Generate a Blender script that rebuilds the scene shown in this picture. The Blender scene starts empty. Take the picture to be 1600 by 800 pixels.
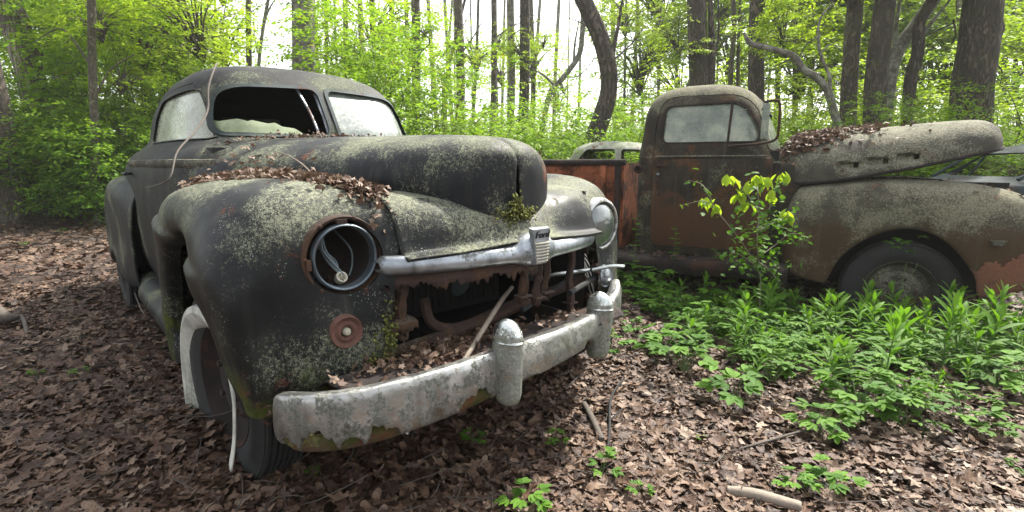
import bpy, bmesh, math, random
import numpy as np
from mathutils import Vector, Matrix
from mathutils.bvhtree import BVHTree
random.seed(7); RS = np.random.RandomState(7)
R_ = math.radians
SC = bpy.context.scene

# ------------------------------------------------------------------ camera, sky, sun
CAMH = 1.05; PITCH = R_(10.3); FPX = 800.0
cam = bpy.data.cameras.new('camera'); camo = bpy.data.objects.new('camera', cam)
SC.collection.objects.link(camo); SC.camera = camo
cam.sensor_width = 36; cam.lens = 18.0; cam.clip_start = .02; cam.clip_end = 600
camo.location = (0, 0, CAMH); camo.rotation_euler = (math.pi/2 - PITCH, 0, 0)
SUN_EL, SUN_AZ = 52.0, 40.0        # azimuth: degrees to the right of the view direction
w = bpy.data.worlds.new('World'); SC.world = w; w.use_nodes = True
nt = w.node_tree; bg = nt.nodes['Background']
sky = nt.nodes.new('ShaderNodeTexSky'); sky.sky_type = 'NISHITA'; sky.sun_disc = False
sky.sun_elevation = R_(SUN_EL); sky.sun_rotation = R_(SUN_AZ); sky.air_density = 1.0; sky.dust_density = 3.0
hs = nt.nodes.new('ShaderNodeHueSaturation'); hs.inputs['Saturation'].default_value = .22
hs.inputs['Value'].default_value = 1.35
nt.links.new(sky.outputs[0], hs.inputs['Color']); nt.links.new(hs.outputs[0], bg.inputs[0])
bg.inputs[1].default_value = .15
sl = bpy.data.lights.new('sun', 'SUN'); slo = bpy.data.objects.new('sun', sl); SC.collection.objects.link(slo)
sl.energy = 4.6; sl.angle = R_(1.5); sl.color = (1, .95, .85)
az = R_(SUN_AZ); el = R_(SUN_EL)
sd = Vector((math.sin(az)*math.cos(el), math.cos(az)*math.cos(el), math.sin(el)))
slo.rotation_euler = sd.to_track_quat('Z', 'Y').to_euler()
SC.view_settings.view_transform = 'Standard'; SC.view_settings.look = 'None'
SC.view_settings.exposure = 1.3; SC.view_settings.gamma = 1
SC.cycles.max_bounces = 7; SC.cycles.transparent_max_bounces = 12; SC.cycles.diffuse_bounces = 4
SC.cycles.transmission_bounces = 4; SC.cycles.caustics_reflective = False; SC.cycles.caustics_refractive = False
SC.cycles.use_denoising = True; SC.cycles.sample_clamp_indirect = 6

# ------------------------------------------------------------------ helpers
def ray(px, py):
    u = (px-800)/FPX; v = (py-400)/FPX; c, s = math.cos(PITCH), math.sin(PITCH)
    return np.array([u, c - v*s, -s - v*c])
def at(px, py, Y):                 # point of the world at ground distance Y along the view direction
    d = ray(px, py); d = d/d[1]
    return np.array([0, 0, CAMH]) + d*Y
def tag(o, label=None, cat=None, group=None, kind=None):
    if label: o['label'] = label
    if cat: o['category'] = cat
    if group: o['group'] = group
    if kind: o['kind'] = kind
    return o
def empty(name, loc=(0, 0, 0), rz=0, scale=1):
    o = bpy.data.objects.new(name, None); SC.collection.objects.link(o)
    o.location = loc; o.rotation_euler = (0, 0, rz); o.scale = (scale,)*3; o.empty_display_size = .1
    return o
def link(name, me, parent=None):
    o = bpy.data.objects.new(name, me); SC.collection.objects.link(o)
    if parent: o.parent = parent
    return o
def copy_tree(o, parent=None):
    c = o.copy(); SC.collection.objects.link(c); c.parent = parent
    for ch in list(o.children): copy_tree(ch, c)
    return c
def cr(P, n):                      # Catmull-Rom through the control points of axis 0
    P = np.asarray(P, float); k = len(P); t = np.linspace(0, k-1, n); i = np.clip(t.astype(int), 0, k-2)
    f = (t-i).reshape((-1,)+(1,)*(P.ndim-1))
    T = np.empty_like(P); T[1:-1] = (P[2:]-P[:-2])/2; T[0] = P[1]-P[0]; T[-1] = P[-1]-P[-2]
    return ((2*f**3-3*f**2+1)*P[i] + (f**3-2*f**2+f)*T[i] + (-2*f**3+3*f**2)*P[i+1] + (f**3-f**2)*T[i+1])
def hash3(i, j, k):
    h = (i*374761393 + j*668265263 + k*2147483647 + 1013904223) & 0xffffffff
    h = ((h ^ (h >> 13))*1274126177) & 0xffffffff
    return ((h ^ (h >> 16)) & 0xffff)/65535.0
def vnoise(p, sc=1.0):             # value noise -1..1
    q = np.asarray(p, float)*sc + 100; i = np.floor(q).astype(np.int64); f = q-i; f = f*f*(3-2*f)
    r = 0
    for a in (0, 1):
        for b in (0, 1):
            for c in (0, 1):
                wgt = (f[..., 0] if a else 1-f[..., 0])*(f[..., 1] if b else 1-f[..., 1])*(f[..., 2] if c else 1-f[..., 2])
                r = r + wgt*hash3(i[..., 0]+a, i[..., 1]+b, i[..., 2]+c)
    return r*2-1
def fbm(p, sc=1.0, o=3):
    return sum(vnoise(p, sc*2**k)/2**k for k in range(o))
class MB:
    def __init__(s): s.v = []; s.f = []; s.n = 0; s.a = []
    def add(s, v, f, a=None):
        v = np.asarray(v, float).reshape(-1, 3); s.v.append(v)
        s.f += [tuple(int(q)+s.n for q in ff) for ff in f]
        s.a.append(np.full(len(v), .5) if a is None else np.asarray(a, float)); s.n += len(v); return s
    def grid(s, G, cu=False, cv=False, flip=False):
        nu, nv = G.shape[:2]; f = []
        for i in range(nu if cu else nu-1):
            for j in range(nv if cv else nv-1):
                a = i*nv+j; b = i*nv+(j+1) % nv; c = ((i+1) % nu)*nv+(j+1) % nv; d = ((i+1) % nu)*nv+j
                f.append((a, d, c, b) if flip else (a, b, c, d))
        return s.add(G.reshape(-1, 3), f)
    def tube(s, path, rad, n=8, cap=True, smooth=None, ridge=0, seed=0):
        P = np.asarray(path, float)
        if smooth: P = cr(P, smooth); rad = cr(np.asarray(rad, float).reshape(-1, 1) if np.ndim(rad) else np.full((2, 1), rad), smooth)[:, 0] if np.ndim(rad) else np.full(smooth, rad)
        if not np.ndim(rad): rad = np.full(len(P), rad)
        T = np.gradient(P, axis=0); T /= np.linalg.norm(T, axis=1)[:, None]+1e-9
        up = np.array([0, 0, 1.]) if abs(T[0][2]) < .9 else np.array([1., 0, 0]); V = []
        a = np.linspace(0, 2*np.pi, n, endpoint=False)
        x = np.cross(T[0], up)
        for k in range(len(P)):
            x = x - T[k]*(x@T[k]); x /= np.linalg.norm(x)+1e-9; y = np.cross(T[k], x)
            V.append(P[k] + rad[k]*(np.cos(a)[:, None]*x + np.sin(a)[:, None]*y))
        G = np.array(V)
        if ridge:
            c = P[:, None, :]; d = G-c
            m = 1 + ridge*fbm(np.dstack([np.cos(a)[None]*2.2+0*G[..., 0]+seed, np.sin(a)[None]*2.2+0*G[..., 0], G[..., 2]*.6]), 1.3, 3)
            G = c + d*m[..., None]
        b = s.n; s.grid(G, cv=True, flip=True)
        if cap:
            k = len(P); s.f.append(tuple(b+j for j in range(n))); s.f.append(tuple(b+(k-1)*n+j for j in range(n-1, -1, -1)))
        return s
    def box(s, c, d, rz=0, M=None):
        c = np.array(c, float); d = np.array(d, float)/2
        v = np.array([[x, y, z] for x in (-1, 1) for y in (-1, 1) for z in (-1, 1)])*d
        if M is not None: v = v@np.array(M).T
        if rz: cs, sn = math.cos(rz), math.sin(rz); v = v@np.array([[cs, sn, 0], [-sn, cs, 0], [0, 0, 1]])
        return s.add(v+c, [(0, 1, 3, 2), (4, 6, 7, 5), (0, 4, 5, 1), (2, 3, 7, 6), (0, 2, 6, 4), (1, 5, 7, 3)])
    def lathe(s, prof, c, axis=(1, 0, 0), n=40, close=False):      # prof: (along axis, radius)
        ax = Vector(axis).normalized(); q = ax.to_track_quat('X', 'Z').to_matrix(); q = np.array(q)
        a = np.linspace(0, 2*np.pi, n, endpoint=False); prof = np.array(prof, float)
        G = np.stack([np.stack([np.full(n, p[0]), p[1]*np.cos(a), p[1]*np.sin(a)], 1) for p in prof])@q.T + np.array(c, float)
        return s.grid(G, cv=True, cu=close)
    def mesh(s, name, sharp=35):
        me = bpy.data.meshes.new(name); V = np.concatenate(s.v)
        me.from_pydata([tuple(x) for x in V], [], s.f); at_ = me.attributes.new('rnd', 'FLOAT', 'POINT')
        at_.data.foreach_set('value', np.concatenate(s.a).astype(np.float32))
        me.polygons.foreach_set('use_smooth', [True]*len(me.polygons)); me.update()
        if sharp: me.set_sharp_from_angle(angle=R_(sharp))
        return me
    def build(s, name, m, parent=None, sharp=35):
        me = s.mesh(name, sharp); o = link(name, me, parent)
        if m: me.materials.append(m)
        return o
def fastmesh(name, V, F, A, m, smooth=False):   # V (n,3), F (m,k) constant size polygons
    me = bpy.data.meshes.new(name); n = len(V); k = F.shape[1]
    me.vertices.add(n); me.vertices.foreach_set('co', V.astype(np.float32).ravel())
    me.loops.add(F.size); me.loops.foreach_set('vertex_index', F.astype(np.int32).ravel())
    me.polygons.add(len(F)); me.polygons.foreach_set('loop_start', np.arange(0, F.size, k, dtype=np.int32))
    me.update(calc_edges=True); me.validate()
    at_ = me.attributes.new('rnd', 'FLOAT', 'POINT'); at_.data.foreach_set('value', A.astype(np.float32))
    if smooth: me.polygons.foreach_set('use_smooth', [True]*len(me.polygons))
    if m: me.materials.append(m)
    return me
def applied(o):                   # bake the modifiers into the mesh
    dg = bpy.context.evaluated_depsgraph_get(); dg.update()
    me = bpy.data.meshes.new_from_object(o.evaluated_get(dg)); old = o.data
    o.modifiers.clear(); o.data = me; me.name = old.name
    return o
def solid(o, t, off=-1):
    m = o.modifiers.new('s', 'SOLIDIFY'); m.thickness = t; m.offset = off; m.use_even_offset = False
    return applied(o)
def boole(o, cutters, op='DIFFERENCE', sharp=30):
    for c in cutters:
        keep = o.data.copy(); n0 = len(keep.vertices)
        for self_ in (False, True):
            if self_: o.data = keep
            m = o.modifiers.new('b', 'BOOLEAN'); m.operation = op; m.object = c; m.solver = 'EXACT'; m.use_self = self_
            applied(o); n1 = len(o.data.vertices)
            if n1 > (.45*n0 if op == 'DIFFERENCE' else 8): break
    o.data.polygons.foreach_set('use_smooth', [True]*len(o.data.polygons)); o.data.set_sharp_from_angle(angle=R_(sharp))
    return o
def prism(poly, a0, a1, axis='y', sm=0, parent=None, shear=0):     # poly: 2D outline; extruded along the axis
    P = np.array(poly, float)
    if sm:
        Q = np.vstack([P[-1:], P, P[:2]]); Q = []
        for i in range(len(P)):                                    # round the corners
            p0, p1, p2 = P[i-1], P[i], P[(i+1) % len(P)]
            a = p1+(p0-p1)*min(.48, sm/np.linalg.norm(p0-p1)); b = p1+(p2-p1)*min(.48, sm/np.linalg.norm(p2-p1))
            for t in np.linspace(0, 1, 7): Q.append((1-t)**2*a+2*t*(1-t)*p1+t*t*b)
        P = np.array(Q)
    n = len(P)
    def put(p, a): return {'y': (p[0], a, p[1]), 'x': (a, p[0], p[1]), 'z': (p[0], p[1], a)}[axis]
    V = [put(p, a0) for p in P]+[put(p+np.array([shear, 0]), a1) for p in P]
    F = [tuple(range(n-1, -1, -1)), tuple(range(n, 2*n))]+[(i, (i+1) % n, n+(i+1) % n, n+i) for i in range(n)]
    me = bpy.data.meshes.new('cutter'); me.from_pydata(V, [], F); bm = bmesh.new(); bm.from_mesh(me)
    bmesh.ops.recalc_face_normals(bm, faces=bm.faces); bm.to_mesh(me); bm.free()
    o = link('cutter', me, parent); CUT.append(o); return o
CUT = []
def drop(*os):
    for o in os:
        if o in CUT: CUT.remove(o)
        bpy.data.objects.remove(o, do_unlink=True)
def fixn(o):
    bm = bmesh.new(); bm.from_mesh(o.data); bmesh.ops.recalc_face_normals(bm, faces=bm.faces); bm.to_mesh(o.data); bm.free(); return o
def dupmesh(o, name=None):
    return link(name or o.name, o.data.copy(), o.parent)
def mirror_y(o, name=None):
    c = dupmesh(o, name); me = c.data
    co = np.empty(len(me.vertices)*3, np.float32); me.vertices.foreach_get('co', co); co = co.reshape(-1, 3); co[:, 1] *= -1
    me.vertices.foreach_set('co', co.ravel()); me.flip_normals(); me.update(); return c

# ------------------------------------------------------------------ materials
class NT:
    def __init__(s, name):
        s.m = bpy.data.materials.new(name); s.m.use_nodes = True; s.t = s.m.node_tree; s.t.nodes.clear()
        s.out = s.t.nodes.new('ShaderNodeOutputMaterial'); s.tc = s.t.nodes.new('ShaderNodeTexCoord')
    def n(s, ty, **k):
        x = s.t.nodes.new('ShaderNode'+ty)
        for a, b in k.items(): setattr(x, a, b)
        return x
    def put(s, sock, v):
        if isinstance(v, bpy.types.NodeSocket): s.t.links.new(v, sock)
        elif isinstance(v, (tuple, list)) and len(v) == 3 and sock.type == 'RGBA': sock.default_value = (*v, 1)
        else: sock.default_value = v
    def noise(s, sc, det=4, rough=.55, vec=None, dist=0):
        x = s.n('TexNoise'); x.inputs['Scale'].default_value = sc; x.inputs['Detail'].default_value = det
        x.inputs['Roughness'].default_value = rough; x.inputs['Distortion'].default_value = dist
        s.put(x.inputs['Vector'], vec or s.tc.outputs['Object']); return x.outputs['Fac']
    def ramp(s, v, a, b, lo=0., hi=1.):
        x = s.n('MapRange'); x.interpolation_type = 'SMOOTHSTEP'
        for i, q in enumerate((v, a, b, lo, hi)): s.put(x.inputs[i], q)
        return x.outputs[0]
    def mul(s, a, b, op='MULTIPLY', clamp=False):
        x = s.n('Math', operation=op); x.use_clamp = clamp; s.put(x.inputs[0], a); s.put(x.inputs[1], b); return x.outputs[0]
    def mix(s, f, a, b, bl='MIX'):
        x = s.n('Mix', data_type='RGBA', blend_type=bl); s.put(x.inputs[0], f); s.put(x.inputs[6], a); s.put(x.inputs[7], b); return x.outputs[2]
    def map(s, scale, vec=None, rot=(0, 0, 0)):
        x = s.n('Mapping'); s.put(x.inputs[0], vec or s.tc.outputs['Object']); x.inputs['Scale'].default_value = scale
        x.inputs['Rotation'].default_value = rot; return x.outputs[0]
    def bump(s, h, st, dist=.01, nrm=None):
        x = s.n('Bump'); x.inputs['Strength'].default_value = st; x.inputs['Distance'].default_value = dist; s.put(x.inputs['Height'], h)
        if nrm: s.put(x.inputs['Normal'], nrm)
        return x.outputs[0]
    def principled(s, col, rough=.6, metal=0., nrm=None, **k):
        p = s.n('BsdfPrincipled'); s.put(p.inputs['Base Color'], col); s.put(p.inputs['Roughness'], rough); s.put(p.inputs['Metallic'], metal)
        if nrm: s.put(p.inputs['Normal'], nrm)
        for a, b in k.items(): s.put(p.inputs[a.replace('_', ' ')], b)
        s.t.links.new(p.outputs[0], s.out.inputs[0]); return s.m
def weathered(name, base, rough=.45, metal=0., lich=.5, lcol=(.20, .22, .15), spots=.3, rust=.2, rcol=(.11, .035, .018), moss_z=None, streak=.3, top=.25, spec=.4, patch=3.2, zone=None):
    t = NT(name); geo = t.n('NewGeometry'); sep = t.n('SeparateXYZ'); t.put(sep.inputs[0], geo.outputs['Normal']); nz = sep.outputs[2]
    sp = t.n('SeparateXYZ'); t.put(sp.inputs[0], t.tc.outputs['Object'])
    n1 = t.noise(patch, 6, .6); n2 = t.noise(95, 6, .75); n3 = t.noise(380, 3, .7); n4 = t.noise(9, 8, .65, dist=.4)
    col = t.mix(t.ramp(n4, .35, .7), base, tuple(c*1.8+.003 for c in base))
    if zone:                                                   # (height, blur, colour, ragged): another coat shows below
        zm = t.ramp(t.mul(sp.outputs[2], t.mul(t.mul(t.noise(7, 7, .65), .5, 'SUBTRACT'), zone[3]), 'ADD'), zone[0]+zone[1], zone[0]); col = t.mix(zm, col, zone[2])
    # rust
    r = t.ramp(t.mul(t.noise(4.3, 9, .68, vec=t.map((1, 1.3, 1), rot=(1, 2, 3))), t.mul(n2, .25), 'ADD'), .80-.33*rust, .88-.30*rust)
    rc = t.mix(n2, tuple(c*.35 for c in rcol), tuple(c*1.6 for c in rcol)); col = t.mix(r, col, rc)
    # vertical streaks of dirt
    st = t.noise(22, 5, .6, vec=t.map((1, 1, .07))); col = t.mix(t.ramp(st, .5, .8, 0, streak*.8), col, tuple(c*.55+.008 for c in lcol))
    # lichen film: patches broken up by fine grain
    sm0 = t.mul(t.mul(n1, 1.0), t.mul(t.mul(n2, .50), t.mul(n3, .32), 'ADD'), 'ADD'); sm0 = t.mul(sm0, t.mul(nz, top*.35), 'ADD')
    if zone: sm0 = t.mul(sm0, t.mul(zm, .07), 'SUBTRACT')
    T = 1.135-.36*lich+top*.10; pm = t.ramp(sm0, T-.16, T+.10); lm = t.mul(t.mul(t.ramp(sm0, T, T+.085), .9), t.ramp(t.mul(n2, t.mul(n4, .5), 'ADD'), .62, .84, .35, 1.))
    lc = t.mix(t.ramp(t.mul(n3, t.mul(n2, .6), 'ADD'), .62, .98), tuple(c*.40 for c in lcol), tuple(c*1.55 for c in lcol)); col = t.mix(lm, col, lc)
    col = t.mix(t.ramp(pm, 0, 1, 0, .10), col, tuple(c*.6 for c in lcol))
    # crusty spots
    vo = t.n('TexVoronoi'); t.put(vo.inputs['Vector'], t.tc.outputs['Object']); vo.inputs['Scale'].default_value = 170; vo.inputs['Randomness'].default_value = 1
    sm_ = t.mul(t.ramp(t.mul(vo.outputs['Distance'], t.mul(n3, .5), 'ADD'), .60, .42), t.ramp(t.noise(6, 4, .7, vec=t.map((1, 1, 1), rot=(2, 1, 0))), .68-.28*spots, .80-.28*spots))
    vs = t.n('SeparateColor'); t.put(vs.inputs[0], vo.outputs['Color']); sm_ = t.mul(sm_, t.ramp(vs.outputs[0], .45, .55))
    col = t.mix(sm_, col, (.34, .38, .33))
    ro = t.mul(t.mul(lm, .45), t.mul(rough, t.mul(r, .3), 'ADD'), 'ADD', clamp=True)
    ro = t.mul(ro, t.mul(n2, .25), 'ADD', clamp=True)
    hgt = t.mul(t.mul(lm, .5), t.mul(sm_, 1.0), 'ADD'); hgt = t.mul(hgt, t.mul(t.mul(r, n2), .9), 'ADD')
    if moss_z is not None:
        mm = t.mul(t.ramp(sp.outputs[2], moss_z+.12, moss_z-.04), t.ramp(t.noise(9, 6, .7), .46, .60))
        mc = t.mix(t.noise(60, 3), (.018, .028, .006), (.11, .13, .02)); col = t.mix(mm, col, mc); ro = t.mul(ro, mm, 'ADD', clamp=True)
        hgt = t.mul(hgt, t.mul(t.mul(mm, n3), 4.), 'ADD')
    me_ = t.mul(metal, t.mul(1., t.mul(lm, r, 'ADD'), 'SUBTRACT', clamp=True)) if metal else 0.
    b = t.bump(hgt, .8, .0025); b = t.bump(n4, .25, .004, b)
    return t.principled(col, ro, me_, b, Specular_IOR_Level=spec)
M = {}
M['black'] = weathered('weathered_black_paint', (.004, .0045, .006), .42, 0, .47, (.17, .18, .12), .35, .12, spec=.22)
M['blackf'] = weathered('weathered_fender_paint', (.0045, .005, .0055), .36, 0, .63, (.18, .188, .13), .5, .2, moss_z=.42, spec=.22, zone=(.66, .22, (.0035, .004, .0045), .3))
M['body'] = weathered('weathered_body_paint', (.007, .007, .007), .5, 0, .42, (.13, .14, .095), .2, .1, streak=.6, top=.2, spec=.18)
M['chrome'] = weathered('pitted_chrome', (.30, .30, .285), .22, .95, .63, (.052, .056, .036), .25, .30, spec=.5, streak=.9, top=-.25, patch=20)
M['chrome2'] = weathered('dull_bright_trim', (.24, .26, .28), .28, .92, .50, (.075, .078, .058), .2, .22, spec=.5, streak=.8, patch=14)
M['guard'] = weathered('guard_chrome', (.40, .42, .40), .12, .97, .60, (.10, .108, .07), .1, .12, spec=.5, streak=.8, top=-1.1, patch=9)
M['rust'] = weathered('rust_flakes', (.028, .016, .012), .85, 0, .3, (.12, .11, .08), .1, .6, rcol=(.068, .036, .020))
M['rustdark'] = weathered('dark_rust', (.012, .008, .007), .85, 0, .25, (.07, .06, .045), .0, .45, rcol=(.05, .022, .014))
M['rustred'] = weathered('orange_rust', (.08, .038, .028), .85, 0, .2, (.16, .10, .07), .1, .6, rcol=(.15, .065, .035))
M['truck'] = weathered('rusty_truck_paint', (.018, .015, .010), .7, 0, .52, (.15, .145, .095), .25, .36, rcol=(.070, .036, .018), streak=.4, top=.7, spec=.25)
M['tdoor'] = weathered('rusty_truck_door_paint', (.016, .012, .008), .65, 0, .42, (.12, .115, .075), .25, .5, rcol=(.080, .038, .018), streak=.5, top=.5, spec=.25, zone=(.72, .10, (.062, .030, .015), .6))
M['tfend'] = weathered('dusty_fender_paint', (.042, .038, .028), .75, 0, .76, (.185, .175, .12), .1, .28, rcol=(.08, .032, .02), streak=.3, top=.4, spec=.2, zone=(.56, .16, (.055, .034, .018), .35))
M['truckhood'] = weathered('dusty_truck_paint', (.036, .033, .025), .75, 0, .70, (.185, .18, .13), .15, .25, rcol=(.09, .038, .024), streak=.25, top=.3, spec=.25)
M['bed'] = weathered('orange_bed_paint', (.19, .062, .028), .75, 0, .18, (.08, .065, .042), .0, .55, rcol=(.06, .024, .014), streak=.5, spec=.2)
M['white'] = weathered('chalky_white_paint', (.20, .21, .17), .8, 0, .55, (.12, .14, .08), .1, .35, streak=.6, spec=.2)
M['teal'] = weathered('faded_grey_paint', (.018, .026, .027), .6, 0, .25, (.08, .09, .06), .1, .3, spec=.25)
def simple(name, col, rough=.7, metal=0, var=.5, sc=30, bs=.3):
    t = NT(name); n = t.noise(sc, 5); c = t.mix(n, tuple(c*(1-var) for c in col), tuple(min(1, c*(1+var)) for c in col))
    return t.principled(c, rough, metal, t.bump(n, bs, .004))
M['rubber'] = simple('old_rubber', (.012, .012, .011), .8, var=.8, sc=40)
M['dark'] = simple('near_black', (.006, .006, .006), .85, sc=15)
M['whitewall'] = weathered('stained_whitewall', (.30, .30, .265), .65, 0, .35, (.16, .165, .12), .2, .18, streak=.9)
M['bluering'] = weathered('blue_grey_ring', (.07, .09, .105), .4, .5, .2, (.2, .2, .16), .1, .15)
M['wire'] = simple('wire_sheath', (.10, .13, .14), .5)
M['brass'] = simple('pale_socket', (.35, .33, .25), .5)
M['seat'] = simple('mouldy_upholstery', (.03, .028, .022), .95, sc=20)
M['wood'] = simple('weathered_twig', (.075, .062, .05), .85, sc=60, bs=.6)
M['woodlight'] = simple('pale_dead_wood', (.19, .155, .12), .8, sc=50, bs=.6)
def dirty_glass(name, c0, c1, transp=.15, rough=.35):
    t = NT(name); n = t.noise(6, 7, .65); n2 = t.noise(55, 5, .7); st = t.noise(16, 4, .6, vec=t.map((1, 1, .12)))
    col = t.mix(t.ramp(n, .35, .65), c0, c1); col = t.mix(t.ramp(n2, .55, .75, 0, .5), col, tuple(c*.45 for c in c0)); col = t.mix(t.ramp(st, .5, .75, 0, .5), col, c1)
    p = t.n('BsdfPrincipled'); t.put(p.inputs['Base Color'], col); t.put(p.inputs['Roughness'], t.ramp(n2, .3, .8, rough*.4, rough*1.6))
    p.inputs['Specular IOR Level'].default_value = .8; t.put(p.inputs['Coat Weight'], .25); t.put(p.inputs['Coat Roughness'], .08)
    tr = t.n('BsdfTransparent'); mx = t.n('MixShader'); t.put(mx.inputs[0], t.ramp(n, .3, .7, transp*1.8, transp*.2))
    t.t.links.new(p.outputs[0], mx.inputs[1]); t.t.links.new(tr.outputs[0], mx.inputs[2]); t.t.links.new(mx.outputs[0], t.out.inputs[0]); return t.m
M['glass'] = dirty_glass('algae_filmed_glass', (.13, .145, .085), (.25, .265, .18), .03)
M['glass2'] = dirty_glass('milky_windshield_glass', (.10, .12, .105), (.20, .22, .19), .03, .25)
M['glassg'] = dirty_glass('green_mossy_glass', (.17, .22, .10), (.30, .34, .20), .05, .8)
M['glasst'] = dirty_glass('hazy_cab_glass', (.13, .165, .13), (.27, .29, .20), .22, .4)
def leafmat(name, c0, c1, trans=.45, rough=.5, dry=None):
    t = NT(name); a = t.n('Attribute', attribute_name='rnd'); f = a.outputs['Fac']
    col = t.mix(f, c0, c1); oi = t.n('ObjectInfo'); col = t.mix(t.ramp(oi.outputs['Random'], .35, 1., 0, .55), col, tuple((c0[0]*1.9, c0[1]*1.35, c0[2]*.8)) if trans < .45 else (c1[0]*.8, c1[1]*.8, c1[2]))
    if dry: col = t.mix(t.ramp(f, .93, .97), col, dry)
    d = t.n('BsdfPrincipled'); t.put(d.inputs['Base Color'], col); t.put(d.inputs['Roughness'], rough); d.inputs['Specular IOR Level'].default_value = .16
    tr = t.n('BsdfTranslucent'); t.put(tr.inputs[0], t.mix(.6, col, (1.0, 1.15, .35), 'MULTIPLY') if False else t.mix(1., col, (1.25, 1.3, .6), 'MULTIPLY'))
    mx = t.n('MixShader'); t.put(mx.inputs[0], trans); t.t.links.new(d.outputs[0], mx.inputs[1]); t.t.links.new(tr.outputs[0], mx.inputs[2])
    t.t.links.new(mx.outputs[0], t.out.inputs[0]); return t.m
M['leafA'] = leafmat('spring_leaf_yellow_green', (.15, .245, .02), (.34, .44, .04), .55)
M['leafB'] = leafmat('bush_leaf_green', (.095, .19, .02), (.23, .35, .035), .52, dry=(.30, .22, .03))
M['leafC'] = leafmat('weed_leaf_green', (.040, .11, .016), (.12, .24, .025), .4, .62)
M['leafD'] = leafmat('dark_understory_leaf', (.065, .145, .02), (.16, .28, .035), .5)
M['leafP'] = leafmat('needle_green', (.03, .07, .025), (.06, .11, .04), .2)
def litter():
    t = NT('dead_leaf'); a = t.n('Attribute', attribute_name='rnd'); f = a.outputs['Fac']
    cr_ = t.n('ValToRGB'); t.put(cr_.inputs[0], f); e = cr_.color_ramp
    for p, c in ((0, (.028, .016, .010)), (.3, (.075, .041, .025)), (.6, (.135, .080, .050)), (.8, (.19, .128, .086)), (.95, (.27, .205, .15))):
        q = e.elements.new(p) if p not in (0,) else e.elements[0]; q.color = (*c, 1)
    e.elements[-1].color = (.31, .245, .185, 1)
    col = t.mix(t.ramp(t.noise(120, 4), .4, .7, 0, .5), cr_.outputs[0], (.04, .02, .014))
    d = t.n('BsdfPrincipled'); t.put(d.inputs['Base Color'], col); t.put(d.inputs['Roughness'], .62); t.put(d.inputs['Normal'], t.bump(t.noise(90, 4), .4, .004))
    d.inputs['Specular IOR Level'].default_value = .35
    tr = t.n('BsdfTranslucent'); t.put(tr.inputs[0], col); mx = t.n('MixShader'); t.put(mx.inputs[0], .12)
    t.t.links.new(d.outputs[0], mx.inputs[1]); t.t.links.new(tr.outputs[0], mx.inputs[2]); t.t.links.new(mx.outputs[0], t.out.inputs[0]); return t.m
M['litter'] = litter()
def soil():
    t = NT('leafy_soil'); n = t.noise(9, 9, .7); v = t.n('TexVoronoi'); v.inputs['Scale'].default_value = 17; t.put(v.inputs['Vector'], t.tc.outputs['Object'])
    c = t.mix(v.outputs['Distance'], (.035, .020, .013), (.13, .08, .052)); c = t.mix(n, (.02, .012, .008), c)
    c = t.mix(t.ramp(t.noise(.35, 4), .55, .7, 0, .45), c, (.03, .06, .012))
    return t.principled(c, .9, 0, t.bump(t.mul(n, v.outputs['Distance'], 'ADD'), .9, .04))
M['soil'] = soil()
def bark(name, c0, c1, sz=.16, sc=24, bs=.9, moss=.2, spot=0, dist=.03):
    t = NT(name); vec = t.map((1, 1, sz)); n = t.noise(sc, 6, .6, vec=vec, dist=.8); n2 = t.noise(sc*.45, 4, .6, vec=t.map((1, 1, sz*1.6), rot=(.1, .1, 0)), dist=1.5)
    rg = t.mul(t.mul(n2, .5, 'SUBTRACT'), 0, 'ADD'); rg = t.mul(t.mul(rg, rg), 60, 'MULTIPLY', clamp=True)      # dark winding furrows
    h = t.mul(t.mul(rg, .6), t.mul(n, .8), 'ADD'); c = t.mix(t.ramp(h, .25, 1.15), c0, c1)
    if spot: c = t.mix(t.ramp(t.noise(7, 5, .7), .48, .62, 0, spot), c, (.32, .33, .28))
    c = t.mix(t.ramp(t.noise(2.2, 5, .7), .52, .7, 0, moss), c, (.06, .09, .02))
    return t.principled(c, .9, 0, t.bump(h, bs, dist))
M['bark'] = bark('furrowed_bark', (.026, .020, .015), (.145, .115, .085))
M['bark2'] = bark('pale_smooth_bark', (.085, .075, .06), (.22, .20, .165), .4, 14, .4, .3, .5, .015)
M['bark3'] = bark('grey_brown_bark', (.045, .036, .028), (.19, .155, .12), .22, 24, .8, .3)
M['shag'] = bark('shaggy_plated_bark', (.06, .045, .035), (.36, .30, .24), .09, 13, 1.0, .1, dist=.05)
M['barkm'] = bark('mossy_young_bark', (.05, .045, .03), (.17, .145, .10), .4, 26, .6, .6)

# ------------------------------------------------------------------ ground
def gz(x, y):
    x = np.asarray(x, float); y = np.asarray(y, float); d = np.hypot(x, y)
    p = np.stack([x, y, 0*x], -1)
    z = .035*fbm(p, .7, 3) + .25*np.clip((d-9)/8, 0, 1)*fbm(p, .13, 2)
    z = z + .055*np.clip(d-13, 0, None)
    z = z - .12*np.exp(-(((x-2.3)/1.2)**2+((y-3.9)/1.0)**2))          # the pickup has sunk in
    z = z + .10*np.exp(-(((x+1.22)/.26)**2+((y-1.72)/.30)**2))        # leaves banked against the front wheel
    z = z + .03*np.exp(-(((x+.45)/.9)**2+((y-1.4)/.5)**2))
    return z
def build_ground():
    r = np.concatenate([np.linspace(0, 14, 130), 14*np.exp(np.linspace(.03, 2.6, 50))]); a = np.linspace(0, 2*np.pi, 260, endpoint=False)
    X = r[:, None]*np.cos(a); Y = r[:, None]*np.sin(a) + 0
    G = np.dstack([X, Y, gz(X, Y)-.015]); b = MB(); b.grid(G, cv=True)
    tag(b.build('ground', M['soil'], None, None), 'brown woodland ground under the leaf litter', None, kind='structure')
build_ground()

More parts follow.
